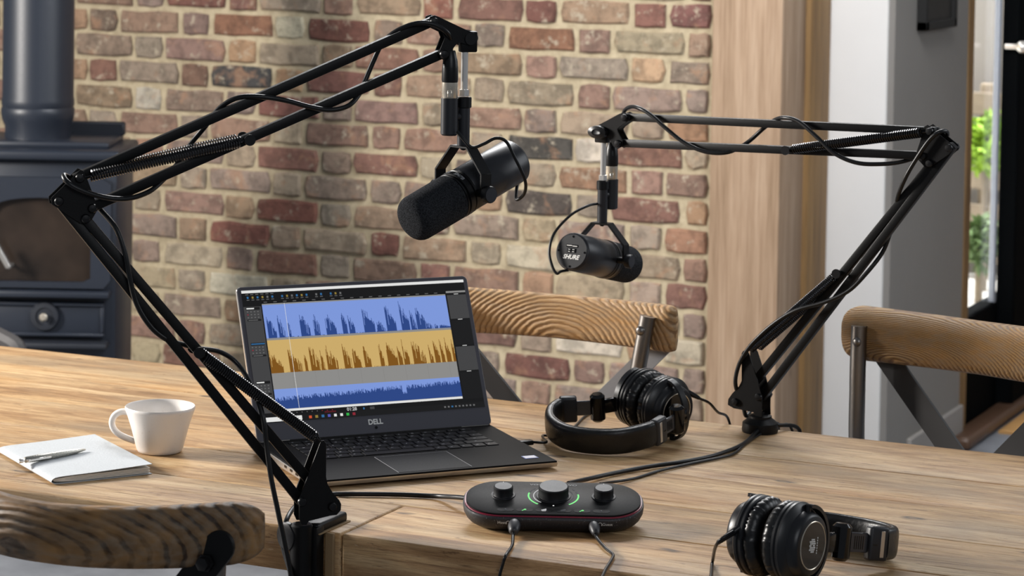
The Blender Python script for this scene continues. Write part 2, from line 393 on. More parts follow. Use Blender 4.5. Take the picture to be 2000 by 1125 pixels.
OVR = [(470,150,'#454243'),(465,450,'#3a3534'),(1065,290,'#4c4642'),(1050,400,'#5a4f48'),(390,148,'#7a5a46'),(555,52,'#bbaf9f'),(1050,20,'#b9b0a8'),(450,52,'#8d5a3e'),
       (660,60,'#723f33'),(640,155,'#7a4a3e'),(1110,30,'#744235'),(1220,32,'#7a4c40'),(1350,32,'#7c4a44'),(390,12,'#7a4a3f'),(900,18,'#7e4a38'),(1050,82,'#8a5a3a'),(1160,88,'#846456'),
       (1270,92,'#93816e'),(265,42,'#8a6a58'),(375,48,'#846a62'),(205,38,'#82695e'),(335,143,'#8f7c6b'),(200,95,'#86715f'),(375,97,'#846459'),(560,208,'#77463a'),(740,215,'#836259'),
       (490,470,'#7a4234'),(800,488,'#6e3f35'),(560,410,'#74402f'),(640,410,'#8f8070'),(1060,190,'#94836c'),(960,640,'#7c5548'),(1030,715,'#6f4038'),(1120,730,'#8a6a5e'),(1190,355,'#93694a'),
       (1340,280,'#946a4c'),(1265,150,'#b49068'),(1150,140,'#8e7c6c'),(1330,555,'#7e5448'),(1340,470,'#976a4b'),(560,335,'#9a8a76'),(620,330,'#8a7468'),(800,120,'#835c4c'),(740,120,'#7d5646')]
cells = []
for row in range(-27, 18):
    zc = 1.196+.0 - COURSE*(row+.5)
    if zc < .04 or zc > 2.95: continue
    off = 0 if row % 2 == 0 else PER/2
    for k in range(-8, 8):
        hx = -4.076+off+PER*k
        for typ, xc in ((0, hx), (1, hx+PER/2)):
            ww = WH if typ == 0 else WS
            x0, x1 = xc-ww/2, xc+ww/2
            if x0 > XR-.03: continue
            if x1 > XR-.004: x1 = XR-.004; xc = (x0+x1)/2; ww = x1-x0; typ = ww
            if x0 < -6.1: continue
            u, v, _ = project((xc, YW, zc)); cells.append((typ, xc, zc, u, v))
def vis(c): return (-60 < c[3] < 1430) and (-60 < c[4] < 840)
near = [c for c in cells if vis(c)]; near.sort(key=lambda c: abs(c[3]-760)/1.9+abs(c[4]-380)); single = near[:295]; sset = set(id(c) for c in single)
tot = sum(x[1] for x in PAL)
def pick():
    a = br.uniform(0, tot)
    for c, wgt in PAL:
        a -= wgt
        if a <= 0: return c
    return PAL[0][0]
def jit(c):
    c = lin(c); k = br.uniform(.85, 1.15); return (c[0]*k*br.uniform(.96, 1.06), c[1]*k, c[2]*k*br.uniform(.80, .95), 1)
used = {}
for (ox, oy, oc) in OVR:
    b = min(single, key=lambda c: (c[3]-ox)**2+((c[4]-oy)*1.6)**2); used[id(b)] = oc
field = {}
for c in cells:
    typ, xc, zc, u, v = c
    if id(c) in sset:
        me = (br.choice(HDR) if typ == 0 else br.choice(STR)) if typ in (0, 1) else brick_mesh(typ, BH, br, 'cut_brick'); o = bpy.data.objects.new('brick', me); COL.objects.link(o); o.parent = wall
        o.location = Vector((xc+br.uniform(-.002, .002), YW+br.uniform(-.002, .003), zc+br.uniform(-.002, .002)))-worg
        o.color = jit(used.get(id(c), pick()))
    else: field.setdefault(pick(), []).append(c)
for cname, lst in field.items():
    mb = MB()
    for (typ, xc, zc, u, v) in lst:
        vs, fs = brick_shape(WH if typ == 0 else WS if typ == 1 else typ, BH, br); mb.add(vs, fs, Matrix.Translation((xc, YW, zc)))
    o = obj('brick_field', mb, BRICK, wall, 0); o['kind'] = 'stuff'; o.color = lin(cname)

# oak post at the end of the brick wall, brown post behind it, plastered pier
OAK = beam_wood('pale_oak_beam', '#8f765d', '#a58b72', '#b39b83'); OAKD = beam_wood('brown_oak_beam', '#6d5234', '#86673f', '#97764a')
xa, xb, xc_, xd, xe = [pY(x, 300, YW-.06)[0] for x in (1386, 1524, 1546, 1579, 1727)]
mb = MB(); mb.box(((xa+xb)/2, YW+.04, 1.5), (xb-xa, .20, 3.0), .006, 2); at_base(struct('trim_1', mb, OAK))
XQ = pY(1546, 300, YW+.12)[0]; XQ2 = pY(1580, 300, YW+.12)[0]
mb = MB(); mb.box(((xb+XQ2)/2-.03, YW+.20, 1.5), (XQ2-xb+.06, .16, 3.0), .004, 2); at_base(struct('trim_2', mb, OAKD))
YP = 6.4
xp0, xp1 = pY(1560, 300, YP)[0], pY(1728, 300, YP)[0]
WHITE = paint('white_plaster', '#f2efeb'); SHADEW = paint('shaded_plaster', '#8b8782')  # second plaster is darker: the right wall's shade is put into its colour
mb = MB(); mb.box(((xp0-.4+xp1)/2, YP+.06, 1.5), (xp1-xp0+.4, .12, 3.0), .004, 2); at_base(struct('wall_pier', mb, WHITE))
XG = pY(1741, 300, YP)[0]
YE = pX(1885, 300, XG)[1]
mb = MB(); mb.box((XG-.06, (YP+.01+YE)/2, 1.5), (.12, YE-YP-.01, 3.0)); at_base(struct('wall_right', mb, SHADEW))
mb = MB(); mb.box((XG+.006, (YP+.2+YE)/2, .055), (.014, YE-YP-.2, .11), .003); at_base(struct('baseboard_right', mb, paint('white_skirting', '#a09a94')))
mb = MB(); mb.box((XG-.061, YE+.03, 1.5), (.13, .06, 3.0), .003); at_base(struct('trim_3', mb, OAKD))
# glazed door in the same wall beyond the timber lining
d1 = thing('door_1', None, None, (XG-.04, YE+.5, 0)); del_keys = [k for k in ('label', 'category') if k in d1]
for k in del_keys: del d1[k]
d1['kind'] = 'structure'
FR = plain('black_door_frame', '#07090b', .8, spec=.04); FRG = paint('blue_grey_door_edge', '#aeb6c4', .4)
yg0, yg1 = YE+.06, pX(1962, 300, XG)[1]
mb = MB(); mb.box((XG-.025, yg1-.012, 1.5), (.018, .024, 3.0), .003); obj('frame_edge', mb, FRG, d1)
mb = MB(); mb.box((XG+.012, yg1+.25, 1.5), (.056, .5, 3.0), .006); obj('stile', mb, FR, d1)
mb = MB(); mb.box((XG-.04, (yg0+yg1)/2+.2, .17), (.055, yg1-yg0+.9, .34), .006); obj('bottom_rail', mb, FR, d1)
mb = MB(); mb.box((XG-.04, (yg0+yg1)/2, 1.6), (.006, yg1-yg0, 2.6)); obj('pane', mb, glass_mat(), d1)
mb = MB(); mb.box((XG-.06, (yg1+.5+10.35)/2, 1.5), (.12, 10.35-yg1-.5, 3.0)); at_base(struct('wall_right', mb, SHADEW))
mb = MB(); hp = pX(1996, 92, XG+.05); mb.ball(hp, .018); mb.cyl(hp, hp-np.array([.05, 0, 0]), .008); obj('handle', mb, CHROME, d1)
mb = MB(); mb.box((XG+.025, YE+1.2, .0175), (.07, 2.6, .035), .012, 3); at_base(struct('trim_4', mb, plain('dark_oak_sill', '#5c4434', .3)))
mb = MB(); mb.box((XG+.88, YE+.98, .004), (1.62, 1.6, .008)); o = at_base(obj('floor_board', mb, plain('light_oak_board', '#c99a5e', .5, 0, .1, 40, .2))); tag(o, 'light wooden board lying on grey floor beside glazed door', 'floor board')
mb = MB(); mb.box((-1.0, 10.4, 1.5), (6, .1, 3)); at_base(struct('wall_far', mb, SHADEW))
# picture on the shaded wall
pa, pb = pX(1790, 60, XG), pX(1850, 60, XG)
f = thing('picture_frame', 'dark framed picture hanging high on shaded wall', 'picture', (XG, (pa[1]+pb[1])/2, pa[2]))
mb = MB(); ym, hw = (pa[1]+pb[1])/2, (pb[1]-pa[1])/2
for (dy, dz, sy, sz) in ((-hw+.012, .2, .024, .4), (hw-.012, .2, .024, .4), (0, .012, 2*hw, .024), (0, .388, 2*hw, .024)): mb.box((XG+.014, ym+dy, pa[2]+dz), (.028, sy, sz), .002)
obj('frame', mb, plain('black_frame_wood', '#191817', .5), f)
mb = MB(); mb.box((XG+.010, ym, pa[2]+.2), (.014, 2*hw-.03, .37)); obj('picture', mb, plain('dark_canvas', '#2b2825', .5, 0, .2, 50, .4), f)

# garden seen through the pane
PALE = paint('pale_garden_wall', '#d9d5c8')
mb = MB(); mb.box((-3.9, 13.0, 1.3), (4.6, .2, 2.6)); o = at_base(obj('garden_wall', mb, PALE)); tag(o, 'pale rendered garden wall outside the glazed door', 'wall')
mb = MB(); mb.box((-5, 11, -.02), (6.2, 9, .06)); o = at_base(obj('garden_paving', mb, paint('pale_paving', '#cfcdc8'))); o['kind'] = 'structure'
ft = thing('garden_fence', 'weathered horizontal slat fence outside the glazed door', 'fence', (-3.2, 10.2, 0))
FW = plain('weathered_fence_wood', '#8f8270', .8, 0, .2, 60, .3)
for k in range(5):
    mb = MB(); mb.box((-3.3, 10.2, .12+.15*k), (1.6, .03, .09), .004); obj('slat', mb, FW, ft)
for k in range(2):
    mb = MB(); mb.box((-4.0+1.4*k, 10.24, .4), (.07, .05, .8), .004); obj('post', mb, FW, ft)
def bush(name, c, r, n, label, col):
    t = thing(name, label, 'shrub', (c[0], c[1], 0))
    mb = MB(); rr = random.Random(n)
    for k in range(n):
        d = unit([rr.gauss(0, 1), rr.gauss(0, 1), rr.gauss(0, 1)])*r*rr.uniform(.5, 1); p = np.array(c)+d
        M = Matrix.Translation(Vector(p)) @ Matrix.Rotation(rr.uniform(0, 6), 4, Vector(unit([rr.gauss(0,1) for _ in range(3)])))
        mb.add([(0,0,0), (.03,.012,.005), (.06,0,0), (.03,-.012,.005)], [(0,1,2,3)], M)
    o = obj('foliage', mb, plain(name+'_leaf', col, .6, 0, 0, 40, .3), t, 0); o['kind'] = 'stuff'
    mb = MB(); mb.cyl((c[0], c[1], 0), (c[0], c[1], c[2]), .015); obj('stem', mb, FW, t)
def gpt(x, y, Y): return pY(x, y, Y)
bush('round_shrub', gpt(1925, 280, 9.9), .11, 700, 'bright green leafy shrub above the slat fence', '#9cc43c')
bush('dark_shrub', gpt(1912, 470, 9.6), .09, 400, 'dark green shrub in front of the slat fence', '#5f7a48')

# ================================================================== STOVE
SP = pl(80, 450, CC+FWD*6.25, FWD); SP = np.array([SP[0], SP[1], 0])
HWD = .185; SDEP = .27
Zs = lambda y, x=90: pl(x, y, SP, FWD)[2]
Xs = lambda x, y=450: float(np.dot(pl(x, y, SP, FWD)-SP, RIGHT))
ztop = Zs(308)
SM = frame(SP, RIGHT, FWD, UP)
st = thing('wood_stove', 'slate blue cast iron wood burning stove with flue pipe', 'stove', tuple(SP+FWD*.14))
mb = MB(SM); mb.box((0, SDEP/2, ztop/2+.02), (2*HWD, SDEP, ztop-.04), .012, 2); obj('body', mb, STOVE, st)
mb = MB(SM); mb.box((0, SDEP/2-.005, ztop+.008), (2*HWD+.02, SDEP+.05, .026), .010, 3); mb.box((0, SDEP/2+.01, ztop+.028), (2*HWD-.05, SDEP-.03, .018), .008, 2); obj('top_plate', mb, STOVE, st)
mb = MB(SM); mb.box((.04, SDEP-.02, ztop+.05), (HWD*1.35, .03, .035), .004); obj('rear_shield', mb, STOVED, st)
rp = 69*6.4/F; pc = np.array([Xs(52), SDEP*.5, 0])
mb = MB(SM); zt = ztop+.036
mb.lathe([(rp*.92, zt-.005), (rp*.92, zt+.03), (rp*1.0, zt+.045), (rp*1.03, zt+.06), (rp*1.03, zt+.072), (rp*1.0, zt+.077), (rp*1.02, zt+.083), (rp*1.02, zt+.095), (rp, zt+.102), (rp, 3.0)], 40, Matrix.Translation(Vector(pc))); obj('flue_pipe', mb, STOVE, st)
zb, zd = Zs(560), Zs(345)
dr_w = HWD-.012
def arch(hw, z0, z1, sag, n=10):
    pts = [(-hw, z0), (hw, z0), (hw, z1-sag)]
    for k in range(1, n): a = k/n; pts.append((hw*math.cos(a*math.pi), z1-sag+sag*math.sin(a*math.pi)**.7))
    return pts+[(-hw, z1-sag)]
YZ = SM @ frame((0, 0, 0), (1,0,0), (0,0,1), (0,-1,0))
zw0, zw1, ww = Zs(548), Zs(384), Xs(180)
outer = [(-dr_w, zb), (dr_w, zb), (dr_w, zd), (-dr_w, zd)]; hole = arch(ww, zw0, zw1, .045)
def ring_plate(mb, outer, hole, z0, z1, M):
    n = 48
    def samp(poly):
        cz = (zw0+zw1)/2; out = []
        for k in range(n):
            a = 2*math.pi*k/n+.01; d = (math.cos(a), math.sin(a)); best = 0
            for i in range(len(poly)):
                p, q = poly[i], poly[(i+1) % len(poly)]; ex, ez = q[0]-p[0], q[1]-p[1]; den = d[0]*ez-d[1]*ex
                if abs(den) < 1e-9: continue
                t = (p[0]*ez-(p[1]-cz)*ex)/den; s_ = (p[0]*d[1]-(p[1]-cz)*d[0])/den
                if t > 0 and -1e-6 <= s_ <= 1+1e-6: best = max(best, t)
            out.append((d[0]*best, cz+d[1]*best))
        return out
    A, Bq = samp(outer), samp(hole); vs = [(p[0], p[1], z1) for p in A]+[(p[0], p[1], z1) for p in Bq]+[(p[0], p[1], z0) for p in A]+[(p[0], p[1], z0) for p in Bq]; fs = []
    for i in range(n):
        j = (i+1) % n; fs += [(i, j, n+j, n+i), (i, 2*n+i, 2*n+j, j), (n+i, n+j, 3*n+j, 3*n+i)]
    mb.add(vs, fs, M)
mb = MB(); ring_plate(mb, outer, hole, 0, .022, YZ); door = obj('door', mb, STOVE, st, 30)
mb = MB(); mb.prism(hole, .002, .006, 0, YZ); obj('window_glass', mb, stove_glass(), door)
sp = lambda x, y, d: pl(x, y, SP-FWD*d, FWD)
mb = MB(); ha, hb = sp(-8, 478, .05), sp(17, 522, .05); mb.tube([ha, ha*.5+hb*.5, hb], .008, 10); mb.cyl(hb, hb+FWD*.045, .005); obj('handle', mb, plain('handle_nickel', '#a7a4a0', .35, .7), door)
mb = MB(SM); mb.box((0, -.020, Zs(570)), (2*HWD*.94, .05, .016), .005, 2); obj('ledge', mb, STOVE, st)
zp0, zp1 = Zs(655), Zs(588); zpm = (zp0+zp1)/2
mb = MB(SM); mb.box((0, -.004, zpm), (2*HWD*.86, .02, zp1-zp0), .004, 2)
for sgn in (-1, 1): mb.box((0, -.016, zpm+sgn*(zp1-zp0)/2-sgn*.005), (2*HWD*.86, .010, .010), .003); mb.box((sgn*(HWD*.86-.005), -.016, zpm), (.010, .010, zp1-zp0-.02), .003)
pan = obj('ash_door', mb, STOVE, st)
kc = sp(88, 617, .016)
mb = MB(); mb.lathe([(.034, -.01), (.036, .004), (.033, .010), (.022, .011), (.020, .008), (.012, .008)], 32, zframe(kc, -FWD)); wh = obj('air_wheel', mb, STOVED, pan)
mb = MB(); mb.lathe([(.005, .0), (.005, .014), (.010, .018), (.010, .024), (.006, .028)], 20, zframe(kc, -FWD)); obj('knob', mb, NICKEL, wh)
mb = MB(SM); mb.box((0, -.025, Zs(668)), (2*HWD*.92, .06, .014), .005, 2); obj('ash_lip', mb, STOVED, st)
for sx in (-1, 1):
    for sy in (.04, SDEP-.04): mb = MB(SM); mb.cyl((sx*(HWD-.05), sy, 0), (sx*(HWD-.05), sy, .06), .02, .025); obj('leg', mb, STOVED, st)
SY = SP[1]
mb = MB(); la = pY(-10, 652, SY-.3); mb.tube(spline([la, pY(10, 662, SY-.3), pY(32, 676, SY-.3), pY(38, 700, SY-.3)]), .02, 8); mb.cyl(pY(38, 700, SY-.3), (pY(38, 700, SY-.3)[0], SY-.3, 0), .02)
o = at_base(obj('fire_tool', mb, plain('iron_grey', '#4d4b4b', .6))); tag(o, 'grey curved iron fire tool standing before the stove', 'fire tool')

# ================================================================== TABLE
TX0, TX1, TH = -3.05, .15, .056
tb = thing('plank_table', 'long reclaimed pine table with thick worn planks', 'table', (-1.45, 3.18, 0))
seams = [Y0, 2.926, 3.09, 3.258, 3.421, YB]
def plank(x0, x1, y0, y1, b=.0022, dz=0, seg=2):
    mb = MB(); g = .0006
    mb.box(((x0+x1)/2, (y0+y1)/2, TZ-TH/2+dz), (x1-x0-2*g, y1-y0-2*g, TH), b, seg); obj('plank', mb, WOOD, tb, 50)
XS = -1.492
plank(TX0, XS, seams[0], seams[1], .0035, 0, 3); plank(XS, TX1, seams[0], seams[1], .0035, -.0006, 3)
for k in range(1, 5): plank(TX0, TX1, seams[k], seams[k+1], .0016 if k < 4 else .004, (-.0004, -.0002, -.0006, 0)[k-1])
LEGW = plain('table_leg_wood', '#8a6a44', .6, 0, .1, 40, .3)
for x in (TX0+.14, TX1-.14):
    for y in (Y0+.12, YB-.12): mb = MB(); mb.box((x, y, (TZ-TH)/2), (.1, .1, TZ-TH), .005, 2); obj('leg', mb, LEGW, tb)
for y in (Y0+.34, YB-.25): mb = MB(); mb.box(((TX0+TX1)/2, y, TZ-TH-.02), (TX1-TX0-.38, .06, .04), .003); obj('rail', mb, LEGW, tb)

# ================================================================== CHAIRS
CW1 = chair_wood('chair_rail_wood_pale', '#86633f', '#bd9a70', 34, .02, 2.0); CW2 = chair_wood('chair_rail_wood_brown', '#6b4a2b', '#9c7b50', 40, -.12, 3.5); CW3 = chair_wood('chair_rail_wood_dark', '#332315', '#6f5539', 23, -.02, 2.4)
def rail_section(h, t, n=18):
    return [(t/2*math.copysign(abs(math.cos(a))**.7, math.cos(a)), h/2*math.copysign(abs(math.sin(a))**.7, math.sin(a))) for a in [2*math.pi*k/n for k in range(n)]]
def chair(label, loc, yaw, W, sag, h, th, wood, zc, leg_pts, face, er=.08, ek=.8):
    """loc: middle of the backrest rail; face=+1 the sitter looks along local -Y, ends bend that way"""
    t = thing('cross_back_chair', label, 'chair', (loc[0], loc[1], 0), 'wooden cross-back chairs around the table')
    M = Matrix.Translation((loc[0], loc[1], 0)) @ Matrix.Rotation(yaw, 4, 'Z')
    pts = []; N = 44
    for k in range(N+1):
        a = math.sin(math.pi/2*(-1+2*k/N)); pts.append((a*W/2, -sag*a*a*face, zc))
    mb = MB(M)
    def sec(f):
        a = abs(math.sin(math.pi/2*(2*f-1))); e = 1 if a < 1-er else max(.22, math.sqrt(max(0, 1-((a-1+er)/er)**2)))
        return [(p[0]*e, p[1]*(ek+(1-ek)*e)) for p in rail_section(h*(1-.06*(1-a)), th)]
    mb.sweep(pts, sec, (0,0,1)); obj('top_rail', mb, wood, t, 60)
    # steel tube legs and seat
    for s in (-1, 1):
        P = [(s*x, y, z) for x, y, z in leg_pts]
        mb = MB(M); mb.tube(spline(P, 8), .0125, 16); lg = obj('leg', mb, STEEL, t)
        bx = P[0]; mb = MB(M); q = np.array(P[0])*.75+np.array(P[1])*.25; mb.ball((q[0]-s*.004, q[1]-face*.012, q[2]), .0075, 12, 8, (1, .6, 1)); obj('bolt', mb, STEEL, lg)
    return t, M
def strap(t, M, a, b, wd, mat):
    """flat metal band from a to b in local coordinates"""
    a, b = np.array(a, float), np.array(b, float); x = unit(b-a); n = np.array([0, 1., 0]); n = unit(n-x*np.dot(n, x)); y = np.cross(n, x); L = np.linalg.norm(b-a)
    pol = [(L, -wd/2), (L, wd/2)]+[(wd/2*math.cos(q), wd/2*math.sin(q)) for q in [math.pi/2+math.pi*k/10 for k in range(11)]]
    mb = MB(M); mb.prism(pol, -.003, .003, .001, frame(a, x, y, n)); return obj('cross_strap', mb, mat, t)
def seat(t, M, W, y0, wood, face):
    mb = MB(M); mb.box((0, y0-face*.21, .45), (W*.95, .40, .03), .012, 3); obj('seat', mb, wood, t)
    for s in (-1, 1):
        mb = MB(M); mb.tube(spline([(s*W*.40, y0-face*.37, .44), (s*W*.42, y0-face*.39, .2), (s*W*.44, y0-face*.41, 0.0)], 6), .0125, 14); obj('leg', mb, STEEL, t)
LITSTRAP = plain('lit_metal_strap', '#8f8f92', .4, .2); DSTRAP = plain('dark_metal_strap', '#3a3939', .45, .4)  # first strap is paler: the light falling on it is put into its colour
# centre chair behind the table
ccx, ccy = -1.645, 3.735
t, M = chair('chair with pale grained curved top rail behind the laptop', (ccx, ccy), .03, .44, .03, .074, .034, CW1, .866,
    [(.178, -.045, .886), (.165, -.05, .80), (.150, -.05, .70), (.16, .0, .45), (.18, .06, 0)], 1)
strap(t, M, (.195, .0, .845), (-.17, -.0, .47), .034, LITSTRAP); strap(t, M, (-.195, .004, .845), (.17, .004, .47), .034, DSTRAP); seat(t, M, .44, 0.02, CW1, 1)
# right chair
rl = pz(1692, 645, .868)
yawR = -.26
crx, cry = rl[0]+.20*math.cos(yawR), rl[1]+.20*math.sin(yawR)-.0
t, M = chair('chair with brown rounded top rail at right behind the table', (crx, cry), yawR, .46, .02, .084, .060, CW2, .866,
    [(.185, -.045, .882), (.184, -.048, .79), (.182, -.045, .66), (.18, .0, .45), (.2, .08, 0)], 1, .14, .25)
strap(t, M, (-.18, .0, .85), (.17, .0, .47), .038, DSTRAP); strap(t, M, (.18, .004, .85), (-.17, .004, .47), .038, DSTRAP); seat(t, M, .46, 0.02, CW2, 1)
# front chair seen from behind
fm = pz(92, 1040, .850)
t, M = chair('chair with dark carved top rail seen from behind at front left', (fm[0], fm[1]), .03, .40, -.112, .068, .034, CW3, .850,
    [(.155, .085, .862), (.155, .085, .80), (.153, .07, .68), (.16, .02, .45), (.18, -.06, 0)], 1, .16, .45)
st1 = strap(t, M, (.178, .056, .843), (-.10, .0, .47), .034, BLACK)
st2 = strap(t, M, (-.178, .056, .843), (.10, -.004, .47), .034, BLACK)
mb = MB(M); mb.lathe([(.010, 0), (.010, .003), (.0075, .003), (.0075, .009), (.005, .010)], 6, zframe((.165, .049, .8255), (0, -1, 0))); obj('bolt', mb, BLACKS, st1)
seat(t, M, .44, -.02, CW3, -1)

# ================================================================== BOOM ARMS
def plane_frame(P0, d):
    d = unit(d); n = np.cross(d, UP); return d, n
def spring(mb, a, b, r, wire, turns, phase=0):
    a, b = np.array(a), np.array(b); t = unit(b-a); u = unit(np.cross(t, UP)); v = np.cross(t, u); L = np.linalg.norm(b-a); N = turns*8; pts = []
    for k in range(N+1): q = 2*math.pi*k/8+phase; pts.append(a+t*L*k/N+u*r*math.cos(q)+v*r*math.sin(q))
    mb.tube(pts, wire, 5)
def boom(label, P0, d, spec):
    d, n = plane_frame(P0, d)
    if np.dot(n, FWD) > 0: n = -n            # n points to the camera side
    W_ = lambda p, t=0: pl(p[0], p[1], P0, n)+n*t
    s2 = lambda p: (np.dot(W_(p)-P0, d), W_(p)[2]-P0[2])
    PF = frame(P0, d, UP, np.cross(d, UP)); sg = 1 if np.dot(np.cross(d, UP), n) > 0 else -1
    th = thing('boom_arm', label, 'microphone arm', (P0[0], P0[1], TZ))
    def plates(name, px, gap, tk, holes, brad=.0055):
        """two flat steel plates either side of the bars, joined by bolts"""
        pol = [s2(p) for p in px]; mb = MB()
        for s in (-1, 1): mb.prism(pol, s*gap-tk/2, s*gap+tk/2, .0005, PF)
        o = obj(name, mb, BLACK, th)
        for h in holes:
            mb = MB(); c = W_(h)
            mb.lathe([(brad, 0), (brad, .003), (brad*.8, .0045), (.0001, .005)], 18, zframe(c+n*(gap+tk/2), n)); mb.lathe([(brad*1.1, 0), (brad*1.1, .004)], 6, zframe(c-n*(gap+tk/2), -n)); mb.cyl(c-n*(gap+.001), c+n*(gap+.001), .003)
            obj('bolt', mb, BLACKS, o)
        return o
    GAP = .0085
    plates('base_bracket', spec['bracket'], GAP+.004, .002, spec['bracket_bolts'])
    plates('elbow_plate', spec['elbow'], GAP, .002, spec['elbow_bolts'])
    plates('head_plate', spec['head'], GAP, .002, spec['head_bolts'])
    for a, b in spec['bars']:
        A, Bp = W_(a), W_(b); x = unit(Bp-A); y = np.cross(n, x); L = np.linalg.norm(Bp-A); hw = .0058; mb = MB()
        mb.box((L/2, 0, 0), (L+.01, 2*hw, 2*hw), .0012, 2, frame(A, x, y, n)); obj('bar', mb, BLACK, th)
    for a, b in spec['springs']:
        A, Bp = W_(a), W_(b); x = unit(Bp-A)
        for s in (-1, 1):
            mb = MB(); o_ = n*s*.0125; spring(mb, A+x*.012+o_, Bp-x*.010+o_, .0062, .0012, 58); 
            mb.tube([A+o_-x*.0, A+o_+x*.014], .001, 6); mb.tube([Bp+o_, Bp+o_-x*.012], .001, 6); obj('spring', mb, SPRING, th)
        for q in (b,) if 'spring_pin' in spec else ():
            mb = MB(); c = W_(q); mb.cyl(c-n*.019, c+n*.019, .0035); 
            for s in (-1, 1): mb.cyl(c+n*s*.017, c+n*s*.020, .0068)
            obj('spring_pin', mb, BLACKS, th)
    # tightening head with wing knob
    c = W_(spec['pivot']); mb = MB(); mb.box((0, 0, 0), (.022, .012, .026), .002, 2, frame(c-UP*.004, d, n, UP)); obj('swivel_block', mb, BLACK, th)
    mb = MB(); mb.cyl(c-n*.014, c+n*.012, .0075); wk = spec['wing']
    mb.lathe([(.011, 0), (.013, .002), (.012, .007), (.006, .009), (.005, .008)], 24, zframe(c+n*.010*wk, n*wk) @ Matrix.Diagonal((1.35, .8, 1, 1)) ); obj('wing_knob', mb, BLACKS, th)
    return th, d, n, W_
# ---- near arm (front edge clamp)
PN = pY(592, 1015, 2.733)
near_spec = dict(
  bracket=[(619,863),(622,857),(628,856),(632,862),(630.5,927),(633.5,941),(644,958.5),(657,972),(661,980),(660,992),(652,1001),(640,1002),(597,1012),(594,1020),(584,1020),(579,1009),(579,969)],
  bracket_bolts=[(584,975),(643,984)],
  elbow=[(154,330),(162,332.7),(170,354),(189.3,406),(176.7,427.3),(166,434),(154,434),(114,407.3),(98.7,397.3),(97,385.3)],
  elbow_bolts=[(153,346),(112,391),(177.3,404.7),(164,424.7)],
  head=[(833,40),(836,32),(845,29),(850,31),(900,54.7),(920,62.5),(926,71),(924,82),(913,88),(897,82),(889,82),(884,89),(873,104),(871,112),(863.5,117),(855.5,113),(852.4,103),(856,94),(865,73),(861,62),(838,52)],
  head_bolts=[(843,42),(862,105)],
  bars=[((112,391),(584,975)),((164,424.7),(643,984)),((153,346),(843,42)),((177.3,404.7),(862,105))],
  springs=[((153,346),(481,271)),((627,862),(383,684))], spring_pin=1, pivot=(914,75), wing=-1)
armN, dN, nN, WN = boom('black spring boom arm clamped to the front table edge', PN, RIGHT+.35*FWD, near_spec)
# clamp of the near arm
mb = MB(); cz = PN[2]-.004
mb.cyl((PN[0], PN[1]-.004, TZ-.11), (PN[0], PN[1]-.004, cz), .014, n=24, b=.002)
mb.box((PN[0]+.004, Y0-.014, TZ-.055), (.030, .020, .13), .003, 2)
mb.box((PN[0]+.004, Y0+.018, TZ+.0065), (.028, .078, .013), .004, 3)
mb.box((PN[0]+.004, Y0+.012, TZ-.112), (.028, .064, .014), .004, 2); cl = obj('clamp', mb, BLACK, armN)
mb = MB(); kp = pl(567, 1046, PN+np.array([-.02, -.01, 0]), nN); mb.lathe([(.004, -.012), (.004, 0), (.0165, .0), (.018, .003), (.017, .008), (.013, .0095)], 28, zframe(kp, unit(-RIGHT*.75-FWD*.65))); obj('clamp_knob', mb, BLACKS, cl)
mb = MB(); mb.box((PN[0]+.026, Y0-.0035, TZ-.045), (.012, .005, .09), .001); mb.box((PN[0]+.006, Y0+.019, TZ+.0009), (.031, .079, .0016), .0005); obj('felt_pad', mb, plain('brown_card_pad', '#8b7353', .9, 0, .3, 300), cl)
mb = MB(); mb.cyl((PN[0], Y0+.03, TZ-.18), (PN[0], Y0+.03, TZ-.059), .005); mb.cyl((PN[0], Y0+.03, TZ-.066), (PN[0], Y0+.03, TZ-.0575), .014); obj('clamp_screw', mb, BLACK, cl)
# ---- far arm
PF_ = pz(1490, 840, TZ); PF_[1] = min(PF_[1], YB-.03)
PF_ = np.array([PF_[0], PF_[1], TZ])
far_spec = dict(
  bracket=[(1457,688),(1460,683),(1468,683),(1472,690),(1487.3,738),(1497,772),(1496,795),(1497,812),(1484.6,812),(1481,802),(1442,795),(1430,788),(1431,777),(1438.4,766.6),(1452.7,752.4),(1458,741.7)],
  bracket_bolts=[(1445.5,781.7),(1491,772.8)],
  elbow=[(1817,243),(1867,283.4),(1867.7,292),(1853,304.6),(1822,325.7),(1812,325.7),(1797.4,309.6),(1796,294.6),(1805,268.5),(1810,247)],
  elbow_bolts=[(1822,256),(1859.6,287.8),(1809,304),(1821.7,318)],
  head=[(1165,250),(1174.5,244),(1216,221.3),(1224.7,219),(1234,223.5),(1236.4,231),(1233,236),(1215,247),(1210.8,252.3),(1213,257.6),(1222.5,274.7),(1221.5,285.3),(1213,290),(1204.4,285.3),(1196,268),(1186,266),(1172,268)],
  head_bolts=[(1226.8,228.8),(1214,279.5)],
  bars=[((1859.6,287.8),(1491,772.8)),((1821.7,318),(1445.5,781.7)),((1822,256),(1226.8,228.8)),((1809,304),(1214,279.5))],
  springs=[((1822,256),(1546,292)),((1464,688),(1645,532))], spring_pin=1, pivot=(1176.7,257), wing=1)
armF, dF, nF, WF = boom('black spring boom arm standing at the back table edge', PF_, -RIGHT+.7*FWD, far_spec)
mb = MB(); mb.lathe([(.026, 0), (.027, .004), (.026, .014), (.017, .021), (.017, .024), (.013, .026)], 30, Matrix.Translation(Vector(PF_))); mb.cyl(PF_+UP*.02, PF_+UP*.03, .006)
